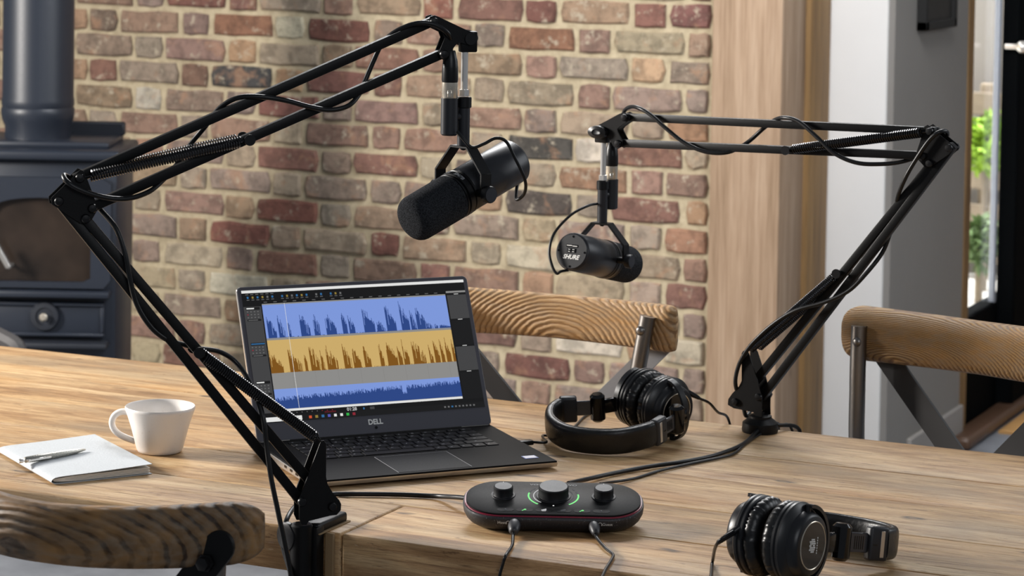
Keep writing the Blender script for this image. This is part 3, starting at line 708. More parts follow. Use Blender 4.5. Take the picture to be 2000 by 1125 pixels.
mb.box((PF_[0], (PF_[1]+YB+.012)/2, TZ+.004), (.03, YB+.012-PF_[1], .008), .002); mb.box((PF_[0], YB+.012, TZ-.05), (.03, .016, .115), .003); mb.box((PF_[0], YB-.014, TZ-.103), (.03, .06, .012), .003); clF = obj('clamp', mb, BLACK, armF)
mb = MB(); mb.cyl((PF_[0], YB-.025, TZ-.15), (PF_[0], YB-.025, TZ-.0565), .005); mb.cyl((PF_[0], YB-.025, TZ-.064), (PF_[0], YB-.025, TZ-.0565), .013); obj('clamp_screw', mb, BLACK, clF)

# ================================================================== MICROPHONES
def microphone(label, top, s, axis, zrows, xoff, lead, R0=.0288, rear=.094, front=.092, yoke_w=.042, text=True):
    """top: point on the stand thread axis; s: metres per pixel row; zrows: pixel rows -> heights"""
    Z = lambda row: top[2]-(row-zrows['y0'])*s
    X0 = np.array([top[0], top[1], 0]); P = lambda z: X0+UP*z
    a = unit(axis); h = unit(np.cross(a, UP)); 
    if np.dot(h, RIGHT) < 0: h = -h
    c = P(Z(zrows['pivot'])); v = unit(np.cross(h, a)); v = v if v[2] > 0 else -v
    th = thing('studio_microphone', label, 'microphone', tuple(c), 'broadcast microphones hung from the boom arms')
    A = zframe(c, a, v)
    A = frame(c, np.cross(v, a), v, a)
    # body
    mb = MB(A); mb.lathe([(R0-.004, -rear), (R0-.0015, -rear+.001), (R0, -rear+.003), (R0, .000), (R0-.0006, .001)], 48); body = obj('housing', mb, GREYP, th)
    mb = MB(A); mb.lathe([(R0-.001, .000), (R0+.0006, .001), (R0+.0006, .0035), (R0-.001, .0045), (R0-.001, .0055), (R0+.001, .0065), (R0+.001, .0135), (R0-.0015, .0145), (R0-.0015, .0155), (R0+.0006, .0165), (R0+.0006, .0185), (R0-.002, .02)], 48); ring = obj('collar_ring', mb, BLACKS, th)
    mb = MB(A); rf = .012; prof = [(R0-.003, .018), (R0+.0006, .020)]
    prof += [(R0+.0006, .03), (R0+.0002, front-rf)]+[(R0-rf+rf*math.cos(q), front-rf+rf*math.sin(q)) for q in [math.pi/2*k/6 for k in range(1, 6)]]+[(R0-rf-.002, front+.0005), (.0001, front+.001)]
    mb.lathe(prof, 48, close=False); obj('windscreen', mb, FOAM, th)
    # lettering around the ring
    for word, ang, size in (('SHURE', 21, .0068), ('SM7B', -27, .0068)):
        vv, ff = text_data(word, size, .02, .2); mb = MB(A); out = []
        for p in vv:
            th_ = math.radians(90+ang)-(-p[0])/(R0+.0012)*-1; out.append(((R0+.00125)*math.cos(th_), (R0+.00125)*math.sin(th_), .010-p[1]))
        mb.add(out, ff); obj('lettering', mb, GREYPRINT, ring, 0)
    # rear cap with screws, switch slots and logo
    mb = MB(A); mb.lathe([(R0-.0035, -rear-.0012), (R0-.003, -rear+.001)], 48); cap = obj('rear_cap', mb, plain('cap_charcoal', '#26272a', .42), th)
    RM = A @ Matrix.Translation((0, 0, -rear-.0013)) @ Matrix.Rotation(math.pi, 4, 'Y')
    mb = MB(RM)
    for q in range(4): mb.lathe([(.0017, 0), (.0017, .0004)], 12, Matrix.Translation((.0225*math.cos(q*math.pi/2), .0225*math.sin(q*math.pi/2), 0)))
    mb.box((0, .0085, .0001), (.020, .004, .0006)); mb.box((0, .0015, .0001), (.015, .0065, .0006)); obj('switch_slot', mb, BLACKG, cap)
    mb = MB(RM); mb.box((-.0045, .0088, .0005), (.009, .0011, .0003)); mb.box((.005, .0082, .0005), (.008, .0011, .0003))
    for dx in (-.0042, .003): mb.box((dx, .0030, .0005), (.0034, .0008, .0003)); mb.box((dx, -.0002, .0005), (.0034, .0008, .0003))
    mb.text('SHURE', .0090, Matrix.Translation((0, -.0085, .0004)), .035, .3); obj('lettering', mb, WHITEP, cap, 0)
    # yoke
    zt = Z(zrows['yoke']); hz = zt-c[2]
    prof = [(-yoke_w, 0), (-yoke_w, hz*.44), (-.0145, hz), (.0145, hz), (yoke_w, hz*.44), (yoke_w, 0)]
    pp = []
    for i in range(len(prof)-1): pp.append(prof[i])
    pp.append(prof[-1]); depth = unit(np.cross(h, UP))
    mb = MB(); tk = .0016; wd = .0085
    for i in range(len(prof)-1):
        p, q = prof[i], prof[i+1]; A0 = c+h*p[0]+UP*p[1]; B0 = c+h*q[0]+UP*q[1]; x = unit(B0-A0); n_ = np.cross(depth, x); L = np.linalg.norm(B0-A0)
        mb.box((L/2, 0, 0), (L+.0016, 2*wd, 2*tk), .0006, 1, frame(A0, x, depth, n_))
    for sg in (-1, 1): mb.cyl(c+h*sg*(R0-.002), c+h*sg*(yoke_w), .005)
    yk = obj('yoke', mb, BLACK, th)
    for sg in (-1, 1):
        mb = MB(); mb.lathe([(.0085, 0), (.0105, .001), (.0105, .0085), (.0098, .0095)], 24, zframe(c+h*sg*(yoke_w+.001), h*sg)); kn = obj('side_knob', mb, BLACKS, yk)
        mb = MB(); mb.lathe([(.0094, 0), (.0092, .0006), (.0001, .0007)], 24, zframe(c+h*sg*(yoke_w+.0104), h*sg), close=False); obj('knob_cap', mb, GREYKNOB, kn)
    mb = MB(); mb.ball(c+UP*(hz-.002), .004, 12, 8, (1, 1, .7)); obj('yoke_screw', mb, BLACKS, yk)
    # stem
    mb = MB(); mb.cyl(P(zt), P(Z(zrows['collar1'])), .0078, n=24, b=.0006); stem = obj('stem_tube', mb, GREYP, th)
    mb = MB(); mb.lathe([(.0088, 0), (.0095, .0008), (.0095, .0125), (.0085, .0135)], 24, Matrix.Translation(Vector(P(Z(zrows['collar1'])-.001)))); obj('thread_collar', mb, BLACKS, stem)
    mb = MB(); mb.lathe([(.0048, 0), (.0068, .0005), (.0068, .008), (.0048, .0085)], 6, Matrix.Translation(Vector(P(Z(zrows['collar0'])-.0005)))); mb.cyl(P(Z(zrows['collar0'])), P(top[2]), .0044, n=20); obj('threaded_rod', mb, CHROME, stem)
    # connector barrel beside the stem
    Q = lambda z: X0+RIGHT*xoff[0]+FWD*xoff[1]+UP*z
    b0, b1, m1, r1, t1 = [Z(zrows[k]) for k in ('bar0', 'bar1', 'met1', 'ring1', 'boot1')]
    mb = MB(); rb = .0107; L = b1-b0; mb.lathe([(rb-.002, 0), (rb, .002), (rb, L), (rb-.0015, L)], 28, Matrix.Translation(Vector(Q(b0)))); mid = (Q(b0)+Q(b1))/2; mb.cyl(mid, P(mid[2]), .005); bar = obj('connector_barrel', mb, GREYP, th)
    cable_mb = MB(); L2 = m1-b1; cable_mb.lathe([(.0098, 0), (.0098, L2)], 28, Matrix.Translation(Vector(Q(b1))))
    # mic lead
    mb = MB(); mb.tube(spline(lead(c, a, h, v, Q, P, Z), 10), .0021, 10); obj('lead', mb, RUBBER, th)
    return th, Q, (b1, m1, r1, t1), c, a, h
tipN = WN((908, 86)); sN = project(tipN)[2]/F
axN = unit(-.70*RIGHT-.36*UP-.66*FWD)
rowsN = dict(y0=86, pivot=374, yoke=287, collar1=209, collar0=187, bar0=264, bar1=191, met1=160, ring1=131, boot1=98)
def leadN(c, a, h, v, Q, P, Z):
    r = c-a*.09-v*.028
    pn = lambda x, y, dd: pl(x, y, c-FWD*dd, FWD)
    return [pn(893, 257, .02), pn(905, 272, .024), pn(922, 288, .024), pn(945, 281, .015), pn(968, 270, .006), pn(988, 276, -.002), pn(1004, 305, -.006), pn(1025, 350, -.016), pn(1024, 378, -.030), pn(1008, 389, -.046), r]
micN, QN, zN, cN, aN, hN = microphone('larger nearer microphone, foam windscreen pointing to lower left, grey body', tipN, sN, axN, rowsN, (-.0175, -.010), leadN)
tipF = WF((1179, 268)); sF = project(tipF)[2]/F
axF = unit(.50*RIGHT-.22*UP+.83*FWD)
rowsF = dict(y0=268, pivot=506, yoke=437, collar1=369, collar0=352, bar0=411, bar1=352, met1=326, ring1=305, boot1=279)
def leadF(c, a, h, v, Q, P, Z):
    pn = lambda x, y, dd: pl(x, y, c-FWD*dd, FWD); r = c-a*.088-v*.028-h*.006
    return [pn(1166, 398, .0), pn(1148, 402, .02), pn(1115, 420, .04), pn(1083, 455, .06), pn(1073, 490, .07), pn(1078, 518, .08), pn(1087, 534, .085), pn(1096, 530, .085), r]
micF, QF, zF, cF, aF, hF = microphone('smaller farther microphone showing its round rear cap with white lettering', tipF, sF, axF, rowsF, (.0135, .016), leadF)

# ---- signal cables wound round the arms
def xlr_plug(th, Q, zz):
    b1, m1, r1, t1 = zz
    mb = MB(); mb.lathe([(.0094, 0), (.0099, .001), (.0099, m1-b1)], 28, Matrix.Translation(Vector(Q(b1)))); mb.box((-.0, -.0098, .006), (.005, .002, .009), .0006, 1, frame(Q(b1), RIGHT, FWD, UP)); pg = obj('plug_shell', mb, NICKEL, th)
    mb = MB(); mb.lathe([(.0098, 0), (.0104, .003), (.0100, r1-m1)], 12, Matrix.Translation(Vector(Q(m1)))); obj('plug_ring', mb, BLACKS, th)
    mb = MB(); L = t1-r1; mb.lathe([(.0098, 0), (.0092, L*.4), (.0062, L*.97), (.0058, L)], 24, Matrix.Translation(Vector(Q(r1)))); obj('plug_boot', mb, BLACKS, th)
cbN = thing('microphone_cable', 'black cable wound round the front boom arm and running to the audio interface', 'cable', (PN[0], PN[1]-.05, 0), 'microphone cables')
xlr_plug(cbN, QN, zN)
f_, k_ = .0125, -.0125
path = [QN(zN[3]-.002), QN(zN[3]+.010)]
path += [WN((x, y), t) for x, y, t in ((866,62,.015),(838,46,.016),(806,45,.012),(772,62,.0),(750,88,-.010),(735,122,-.014),(716,165,-.012),(700,186,0),(675,205,.012),(640,213,.014),(600,207,.014),(555,195,.013),(510,188,.012),(465,190,.004),(432,212,-.008),(405,250,-.014),(380,285,-.022),(350,325,-.016),(318,354,-.004),(285,374,.010),(240,385,.017),(190,380,.019),(145,364,.019),(125,350,.014),(126,342,.0),(150,358,-.016),(178,385,-.018),(200,412,-.012),(225,445,.006),(240,490,.013),(248,535,.015),(262,590,.015),(290,635,.013),(325,663,.002),(355,674,-.010),(395,685,-.016),(440,695,-.026),(475,720,-.026),(497,765,.0),(507,810,.018),(512,860,.022),(518,920,.028),(530,985,.032),(543,1050,.033),(556,1120,.032))]
pv = path[-1]
path += [pv+np.array([.004, -.0, -.06]), pv+np.array([.012, .0, -.075]), pv+np.array([.010, .004, -.03])]
path += [pl(551, 1060, PN-nN*.0+np.array([-.02, 0, 0]), nN), pl(558, 1020, PN+np.array([-.015, 0, 0]), nN)]
path += [pz(576, 990, TZ+.02), pz(605, 974, TZ+.012), pz(640, 966, TZ+.0035), pz(700, 965, TZ+.0035), pz(780, 966, TZ+.0035), pz(850, 969, TZ+.004), pz(890, 971, TZ+.012), pz(912, 973, TZ+.016)]
mb = MB(); mb.tube(spline(path, 6), .0031, 10); obj('cord', mb, RUBBER, cbN)
cbF = thing('microphone_cable', 'black cable wound round the back boom arm and crossing the table', 'cable', (PF_[0], PF_[1], TZ), 'microphone cables')
xlr_plug(cbF, QF, zF)
path = [QF(zF[3]-.002), QF(zF[3]+.008)]
path += [WF((x, y), t) for x, y, t in ((1200,236,-.020),(1208,217,-.018),(1228,209,-.008),(1255,211,.008),(1280,224,.012),(1310,250,.013),(1345,277,.013),(1385,295,.012),(1425,297,.006),(1452,280,-.010),(1482,253,-.012),(1510,235,-.004),(1540,229,.010),(1570,237,.014),(1605,265,.017),(1640,297,.018),(1680,316,.014),(1720,320,.006),(1760,316,-.004),(1800,300,-.016),(1835,275,-.016),(1847,258,-.004),(1842,257,.013),(1825,272,.016),(1800,308,.016),(1778,345,.015),(1757,385,.006),(1742,425,-.012),(1732,455,-.012),(1718,495,-.008),(1695,535,.008),(1665,567,.015),(1620,588,.018),(1570,602,.020),(1530,625,.021),(1495,655,.021),(1470,683,.019),(1452,715,.016),(1446,750,.014),(1448,790,-.004),(1452,815,-.010))]
pe = path[-1]
path += [np.array([pe[0], YB+.03, TZ+.03]), np.array([pe[0]+.01, YB+.04, TZ-.04]), np.array([pe[0]+.06, YB+.045, TZ-.06]), np.array([pz(1545, 842)[0], YB+.035, TZ-.005])]
path += [pz(1520, 830, TZ+.010), pz(1497, 828, TZ+.012), pz(1478, 843, TZ+.006), pz(1450, 868, TZ+.0035), pz(1400, 888, TZ+.0035), pz(1340, 901, TZ+.0035), pz(1270, 911, TZ+.0035), pz(1200, 924, TZ+.0035), pz(1150, 935, TZ+.005), pz(1110, 944, TZ+.012)]
mb = MB(); mb.tube(spline(path, 6), .0031, 10); obj('cord', mb, RUBBER, cbF)
mb = MB(); mb.tube(spline([np.array([pz(1545, 842)[0]+.01, YB+.03, TZ-.1]), np.array([pz(1540, 842)[0], YB+.012, TZ-.002]), pz(1520, 833, TZ+.0025), pz(1490, 845, TZ+.0022), pz(1455, 868, TZ+.002), pz(1435, 885, TZ+.002), pz(1405, 894, TZ+.002), pz(1350, 905, TZ+.002), pz(1290, 919, TZ+.002), pz(1240, 934, TZ+.002), pz(1200, 941, TZ+.004), pz(1172, 945, TZ+.012)], 8), .002, 10)
o = at_base(obj('usb_cable', mb, RUBBER)); tag(o, 'thin black cable lying beside the thicker one behind the audio interface', 'cable')

# ================================================================== LAPTOP
LX, LY, LYAW, LID = -1.5176, 3.0752, .8619, 1.1061
lap = thing('laptop', 'open black laptop showing blue and orange audio waveforms', 'laptop', (LX, LY, TZ))
LM = Matrix.Translation((LX, LY, TZ)) @ Matrix.Rotation(LYAW, 4, 'Z')
LW, LD = .357, .235
SIDE = LM @ frame((-LW/2, 0, 0), (0,1,0), (0,0,1), (1,0,0))
mb = MB(); mb.prism([(0.002, .0035), (0, .0075), (0, .0095), (LD, .0155), (LD, .006), (LD-.004, .0035)], 0, LW, .001, SIDE); lb = obj('base', mb, ALU, lap)
mb = MB(); mb.prism([(.0006, .0092), (.0006, .0118), (LD-.0006, .0178), (LD-.0006, .0152)], .0008, LW-.0008, .0008, SIDE); deck = obj('deck', mb, DECK, lap)
for y in (.02, .2): mb = MB(LM); mb.box((0, y, .0018), (.26, .012, .0036), .001); obj('rubber_foot', mb, RUBBER, lap)
tl = math.atan2(.006, LD); DK = LM @ Matrix.Translation((0, 0, .0119)) @ Matrix.Rotation(tl, 4, 'X')
# keyboard
_km = {}
def key_mesh(w_, h_):
    k = (round(w_, 4), h_)
    if k not in _km:
        mb = MB(); mb.box((0, 0, .0005), (w_, h_, .0014), .0006); me = bpy.data.meshes.new('key'); me.from_pydata(mb.v, [], mb.f); me.materials.append(KEYM); _km[k] = me
    return _km[k]
rows = [(.205, .0085, [1]*14, .0), (.189, .0155, [1]*13+[1.55], 0), (.1705, .0155, [1.5]+[1]*12+[1.05], 0), (.152, .0155, [1.75]+[1]*11+[1.8], 0), (.1335, .0155, [1.3]+[1]*11+[2.25], 0), (.115, .0155, [1,1,1,1,5.55,1,1,1,1,1], 0)]
mbl = MB(DK); lr = random.Random(3); lorg = Vector(ORG[lap.name]); Lw = LM.inverted()
DKl = Matrix.Translation(-lorg) @ DK
for (yy, hh, ws, _) in rows:
    tw = sum(ws); unitw = .279/tw; x = -.1395
    for q in ws:
        kw = q*unitw-.0022; o = bpy.data.objects.new('key', key_mesh(kw, hh)); COL.objects.link(o); o.parent = deck
        o.matrix_local = DKl @ Matrix.Translation((x+q*unitw/2, yy, 0))
        if q < 3:
            mbl.box((x+q*unitw/2-.003+lr.uniform(-.001, .001), yy+lr.uniform(-.001, .003) if hh > .01 else yy, .0013), (lr.uniform(.0016, .004), lr.uniform(.0012, .0022), .0001))
        x += q*unitw
obj('key_legend', mbl, GREYPRINT, deck, 0)
mb = MB(DK); mb.box((0, .052, -.0002), (.106, .088, .0006)); obj('trackpad', mb, plain('trackpad_black', '#0c0d0e', .5, spec=.1), deck)
mb = MB(DK)
for sx in (-1, 1): mb.box((sx*.0533, .052, .0001), (.0004, .088, .0003))
mb.box((0, .0962, .0001), (.107, .0004, .0003)); obj('trackpad_edge', mb, GREYPRINT, deck, 0)
mb = MB(DK); mb.box((.150, .030, .0002), (.020, .015, .0003)); stk = obj('sticker', mb, plain('sticker_blue', '#5468a8', .4), deck)
mb = MB(DK); mb.box((.150, .030, .0004), (.017, .012, .0003)); obj('sticker_label', mb, plain('sticker_pale', '#dadbe6', .4), stk)
for k in range(3): mb = MB(LM); mb.box((-LW/2-.0002, .06+.022*k, .0085+.0005*k), (.0006, .009, .0032)); obj('port', mb, BLACKG, lb)
# lid
lu = (0, math.cos(LID), math.sin(LID)); ln = (0, -math.sin(LID), math.cos(LID))   # ln points to the sitter
LF = LM @ frame((0, LD-.014, .0185), (1,0,0), lu, ln)
LH = .226
def rrect(x0, x1, y0, y1, r, n=5):
    P = []
    for cx, cy, a0 in ((x1-r, y0+r, -90), (x1-r, y1-r, 0), (x0+r, y1-r, 90), (x0+r, y0+r, 180)):
        for k in range(n+1): a = math.radians(a0+90*k/n); P.append((cx+r*math.cos(a), cy+r*math.sin(a)))
    return P
mb = MB(LF); mb.prism(rrect(-LW/2, LW/2, 0, LH, .006), -.0055, -.0012, .0006); lid = obj('lid', mb, ALU, lap)
mb = MB(LF); mb.prism(rrect(-LW/2+.0009, LW/2-.0009, 0.0008, LH-.0009, .0055), -.0014, 0, .0004); bez = obj('bezel', mb, LIDM, lid)
mb = MB(LF); mb.cyl((-.13, -.002, -.003), (.13, -.002, -.003), .004); obj('hinge', mb, DECK, lid)
SX, SY0, SH = .172, .0265, .1935
mb = MB(LF); mb.prism([(-SX, SY0), (SX, SY0), (SX, SY0+SH), (-SX, SY0+SH)], -.0005, .0002); obj('screen_panel', mb, BLACKG, lid)
scr = {}
def q2(mat, u0, v0, u1, v1, z):
    mb = scr.setdefault(mat, MB(LF)); X = lambda u: -SX+2*SX*u; Yv = lambda v: SY0+SH*(1-v)
    mb.add([(X(u0), Yv(v1), z), (X(u1), Yv(v1), z), (X(u1), Yv(v0), z), (X(u0), Yv(v0), z)], [(0,1,2,3)])
def wave(mat, base, top, z, env):
    mb = scr.setdefault(mat, MB(LF)); X = lambda u: -SX+2*SX*u; Yv = lambda v: SY0+SH*(1-v)
    N = len(env); u0, u1 = .081, .905
    for i in range(N):
        a = u0+(u1-u0)*i/N; b = u0+(u1-u0)*(i+1)/N; hh = env[i]
        if hh < .01: continue
        mb.add([(X(a), Yv(base), z), (X(b), Yv(base), z), (X(b), Yv(base-(base-top)*hh*.97), z), (X(a), Yv(base-(base-top)*hh), z)], [(0,1,2,3)])
er = random.Random(21)
def bursts(lst, N=420, floor_=.03):
    e = [0]*N
    for i in range(N):
        u = i/N; e[i] = floor_*er.random() if er.random() < .5 else 0
        for a, b, h0 in lst:
            if a <= u <= b:
                p = (u-a)/(b-a); e[i] = h0*(1-.62*p**1.3)*er.uniform(.55, 1) if er.random() > .12 else h0*.3*(1-p)
    return e
B1 = [(.01,.055,.75),(.068,.10,.78),(.12,.132,.7),(.185,.235,.78),(.255,.29,.78),(.32,.375,.75),(.408,.438,.82),(.445,.475,.62),(.525,.585,.85),(.595,.64,.4),(.65,.70,.86),(.73,.775,.92),(.783,.81,.75),(.815,.862,.85),(.865,.90,.25),(.91,.93,.22),(.94,.999,.12)]
B2 = [(.0,.065,.72),(.098,.165,.75),(.18,.195,.7),(.21,.262,.88),(.265,.285,.7),(.30,.355,.78),(.39,.43,.8),(.44,.48,.7),(.50,.535,.72),(.585,.605,.8),(.625,.68,.85),(.685,.705,.75),(.712,.745,.85),(.765,.835,.82),(.855,.875,.72),(.885,.912,.82),(.92,.94,.8),(.95,.975,.82),(.985,1.0,.8)]
e3 = [min(.92, .55+.25*i/420+er.uniform(-.16, .08)) for i in range(420)]
for i in range(285, 295): e3[i] *= .6
q2('toolbar', 0, .0, 1, 1, .0003); q2('white', 0, 0, 1, .021, .0004); q2('panel', 0, .125, .076, .93, .0004)
q2('ruler', .08, .098, .905, .106, .0004); q2('grey', .081, .108, .905, .922, .0004)
q2('blue', .081, .118, .905, .372, .0005); q2('tan', .081, .388, .905, .637, .0005); q2('blue', .081, .757, .905, .906, .0005); q2('white', .081, .908, .905, .924, .0005)
wave('darkblue', .372, .118, .0006, bursts(B1)); wave('brown', .637, .388, .0006, bursts(B2)); wave('darkblue', .906, .757, .0006, e3)
for k in range(8): q2('line', .17+.1*k, .64, .1706+.1*k, .755, .0006)
q2('white', .178, .108, .1795, .906, .0007)
q2('grey', .91, .086, 1, .1, .0004)
for k, (a, b) in enumerate(((.118,.305),(.318,.51),(.524,.71),(.724,.93))): q2('panel' if k % 2 == 0 else 'black', .912, a, 1, b, .0004); q2('white', .945, a-.009, .965, a-.005, .0005)
for k in range(20):
    if k in (6, 13, 16): continue
    q2(('iblue', 'iamber', 'iblue', 'iamber', 'igrey')[k % 5], .02+.0215*k, .048, .028+.0215*k, .064, .0005); q2('igrey', .018+.0215*k, .072, .030+.0215*k, .077, .0005)
for k in range(6): q2('igrey', .015+.022*k, .03, .028+.022*k, .035, .0005)
for k in range(19): q2('igrey', .09+.0425*k, .094, .105+.0425*k, .099, .0005)
for v0 in (.13, .40, .69):
    q2('black', .01, v0, .07, v0+.02, .0005); q2('white' if v0 != .4 else 'iblue', .012, v0+.005, .045 if v0 != .4 else .07, v0+.014, .0006)
    for r_ in range(3):
        for k in range(4): q2('igrey' if (k, r_) != (0, 1) else 'red', .012+.015*k, v0+.03+.022*r_, .018+.015*k, v0+.038+.022*r_, .0006)
    q2('black', .01, v0+.092, .07, v0+.105, .0006); q2('igrey', .014, v0+.096, .055, v0+.101, .0007)
q2('black', 0, .958, 1, 1, .0004); q2('white', .012, .962, .185, .995, .0006)
for k, c in enumerate(('ired', 'iamber', 'iblue', 'iviolet', 'white', 'white', 'igreen', 'red')): q2(c, .215+.0272*k, .969, .227+.0272*k, .989, .0006)
for k in range(9): q2('igrey' if k != 2 else 'iblue', .815+.0165*k, .973, .823+.0165*k, .985, .0006)
for k in range(10): q2('igrey' if k < 7 else 'red', .12+.022*k, .935, .124+.022*k, .941, .0006)
q2('dred', .285, .945, .335, .956, .0006); q2('iblue', .455, .937, .461, .952, .0006); q2('panel', .485, .935, .505, .955, .0006)
SC = dict(toolbar='#161617', white='#e6e6e4', panel='#434344', ruler='#0c0c0c', grey='#8e8d8b', blue='#7f9ade', tan='#cfae6c', darkblue='#2c4787', brown='#80541a', line='#777674', black='#1a1a1b', iblue='#336a9c', iamber='#8f7a3a', igrey='#6a6a6a', red='#8e2836', dred='#551a20', ired='#d0532f', iviolet='#5558b0', igreen='#34b04a')
disp = None
mbs = MB(); smats = []
for k, mb in scr.items():
    b0 = len(mbs.v); mbs.v += mb.v; mbs.f += [tuple(i+b0 for i in f) for f in mb.f]; mbs.mi += [len(smats)]*len(mb.f); smats.append(glow('screen_'+k, SC[k], .95))
o = obj('screen_image', mbs, smats, lid, 0); o['kind'] = 'stuff'
mb = MB(LF); mb.text('01:28', .0068, Matrix.Translation((-SX+2*SX*.405, SY0+SH*(1-.944), .0008))); obj('screen_lettering', mb, glow('screen_text', '#e0e0e0'), lid, 0)
mb = MB(LF); mb.text('DELL', .0105, Matrix.Translation((0, .0165, .0003)) @ Matrix.Diagonal((.95, 1.0, 1, 1)), .035); obj('lettering', mb, WHITEP, lid, 0)
mb = MB(LF); mb.lathe([(.0022, 0), (.0022, .0003)], 16, Matrix.Translation((0, .0085, 0))); obj('webcam', mb, BLACKG, lid)
# plug and lead at the laptop's right side
mb = MB(LM); mb.box((LW/2+.012, .135, .0085), (.024, .012, .007), .002, 2); pg = obj('charger_plug', mb, BLACKS, None)
e0 = np.array(LM @ Vector((LW/2+.024, .135, .0085)))
mbc = MB(); mbc.tube(spline([e0, e0+RIGHT*.02, pz(1060, 851, TZ+.003), pz(1090, 851, TZ+.002), pz(1120, 835, TZ+.002), pz(1140, 815, TZ+.002), pz(1165, 798, TZ+.002), np.array([pz(1190, 785)[0], YB-.01, TZ+.002]), np.array([pz(1192, 785)[0], YB+.012, TZ-.03]), np.array([pz(1192, 785)[0], YB+.014, TZ-.12])], 8), .0019, 10)
ch = thing('charger_cable', 'thin black cable plugged into the right side of the laptop', 'cable', tuple(e0)); bpy.data.objects.remove(pg)
mb = MB(LM); mb.box((LW/2+.0125, .135, .0085), (.024, .012, .007), .002, 2); obj('plug', mb, BLACKS, ch); obj('cord', mbc, RUBBER, ch)

# ================================================================== AUDIO INTERFACE
fb = pz(1081, 1041, TZ); IC = fb+FWD*.042; ix = unit(RIGHT-.012*FWD); iy = unit(np.cross(UP, ix))
IM = frame(IC, ix, iy, UP)
ai = thing('audio_interface', 'black rounded audio interface box with three knobs and green lit arcs', 'audio interface', tuple(IC))
def stad(a, b, r, z, tilt, n=9):
    P = []
    for cx, cy, a0 in ((a-r, -b+r, -90), (a-r, b-r, 0), (-a+r, b-r, 90), (-a+r, -b+r, 180)):
        for k in range(n+1):
            q = math.radians(a0+90*k/n); y = cy+r*math.sin(q); P.append((cx+r*math.cos(q), y, z+tilt*y))
    return P
def loft(mb, rings, cap0=True, cap1=True):
    n = len(rings[0]); vs = [p for r in rings for p in r]; fs = []
    for k in range(len(rings)-1):
        for i in range(n): j = (i+1) % n; fs.append((k*n+i, k*n+j, (k+1)*n+j, (k+1)*n+i))
    if cap0: fs.append(tuple(range(n))[::-1])
    if cap1: fs.append(tuple((len(rings)-1)*n+i for i in range(n)))
    mb.add(vs, fs)
T = .205; ZT = .0315; IA, IB, IR = .1128, .0505, .046
mb = MB(IM); loft(mb, [stad(.088, .030, .026, .001, 0), stad(.096, .037, .034, .0015, .0), stad(.103, .043, .040, .006, .03), stad(.108, .0468, .043, .012, .09), stad(.1118, .0495, .0455, .020, .15), stad(IA, IB, IR, ZT-.004, T), stad(IA-.0006, IB-.0006, IR-.0006, ZT-.0015, T), stad(IA-.002, IB-.002, IR-.002, ZT-.001, T)]); obj('case', mb, SPECK, ai, 50)
mb = MB(IM); loft(mb, [stad(IA-.002, IB-.002, IR-.002, ZT-.0012, T), stad(IA-.0022, IB-.0022, IR-.002, ZT+.0002, T), stad(IA-.0045, IB-.0045, IR-.0045, ZT+.0002, T)]); obj('trim_ring', mb, RED, ai, 50)
mb = MB(IM); loft(mb, [stad(IA-.004, IB-.004, IR-.004, ZT, T), stad(IA-.004, IB-.004, IR-.004, ZT+.0016, T), stad(IA-.0048, IB-.0048, IR-.0048, ZT+.0021, T)]); obj('top_plate', mb, plain('matt_black_plate', '#090a0c', .5, spec=.15), ai, 50)
ty = unit((0, 1, T)); tn = unit((0, -T, 1)); TOP = IM @ frame((0, 0, ZT+.0021), (1,0,0), ty, tn)
def disc_arc(mb, r0, r1, a0, a1, z=.0002, n=24, y0=0):
    vs = []; fs = []
    for k in range(n+1):
        a = math.radians(a0+(a1-a0)*k/n)
        for r in (r0, r1):
            for zz in (0, z): vs.append((r*math.cos(a), y0+r*math.sin(a), zz))
    for k in range(n):
        b = 4*k; fs += [(b+1, b+3, b+7, b+5), (b, b+1, b+5, b+4), (b+3, b+2, b+6, b+7)]
    mb.add(vs, fs)
KY = .006
for x, r, hgt, kn in ((-.0628, .0122, .0125, 'gain_knob'), (0, .0188, .0135, 'main_knob'), (.0628, .0122, .0125, 'gain_knob')):
    mb = MB(TOP); Mx = Matrix.Translation((x, KY, 0)); mb.lathe([(r+.0032, 0), (r+.0028, .0009), (r+.0005, .0010), (r, .0016), (r, hgt-.0012), (r-.001, hgt-.0002), (r-.0016, hgt)], 40, Mx); k_o = obj(kn, mb, plain('knob_soft_black', '#15161a', .5, spec=.25), ai)
    mb = MB(TOP); mb.lathe([(r-.0016, hgt), (.0001, hgt+.0002)], 40, Mx, False); obj('knob_face', mb, GREYKNOB, k_o)
    mb = MB(TOP); mb.box((x, KY+r-.0022 if x else KY-.0285, hgt+.0003 if x else .0002), (.0006 if x else .0018, .0016 if x else .0018, .0003)); obj('pointer', mb, glow('pointer_white', '#f2f2f2', 1), k_o, 0)
GRN = glow('led_green', '#7ff08a', 1.0); WHT = glow('led_white', '#d8d8da', .8); GRY = glow('led_dim', '#5d6066', .35)
mb = MB(TOP); disc_arc(mb, .0302, .0322, 165, 232, y0=KY); disc_arc(mb, .0302, .0322, -52, 10, y0=KY); obj('meter_arc', mb, GRN, ai, 0)
mb = MB(TOP); disc_arc(mb, .0302, .0322, 150, 163, y0=KY); disc_arc(mb, .0302, .0322, 138, 145, y0=KY); disc_arc(mb, .0302, .0322, 12, 25, y0=KY); disc_arc(mb, .0302, .0322, 33, 40, y0=KY); disc_arc(mb, .0245, .0252, -45, 60, y0=KY); obj('meter_arc', mb, GRY, ai, 0)
mb = MB(TOP); disc_arc(mb, .0243, .0254, 120, 232, y0=KY); obj('level_arc', mb, WHT, ai, 0)
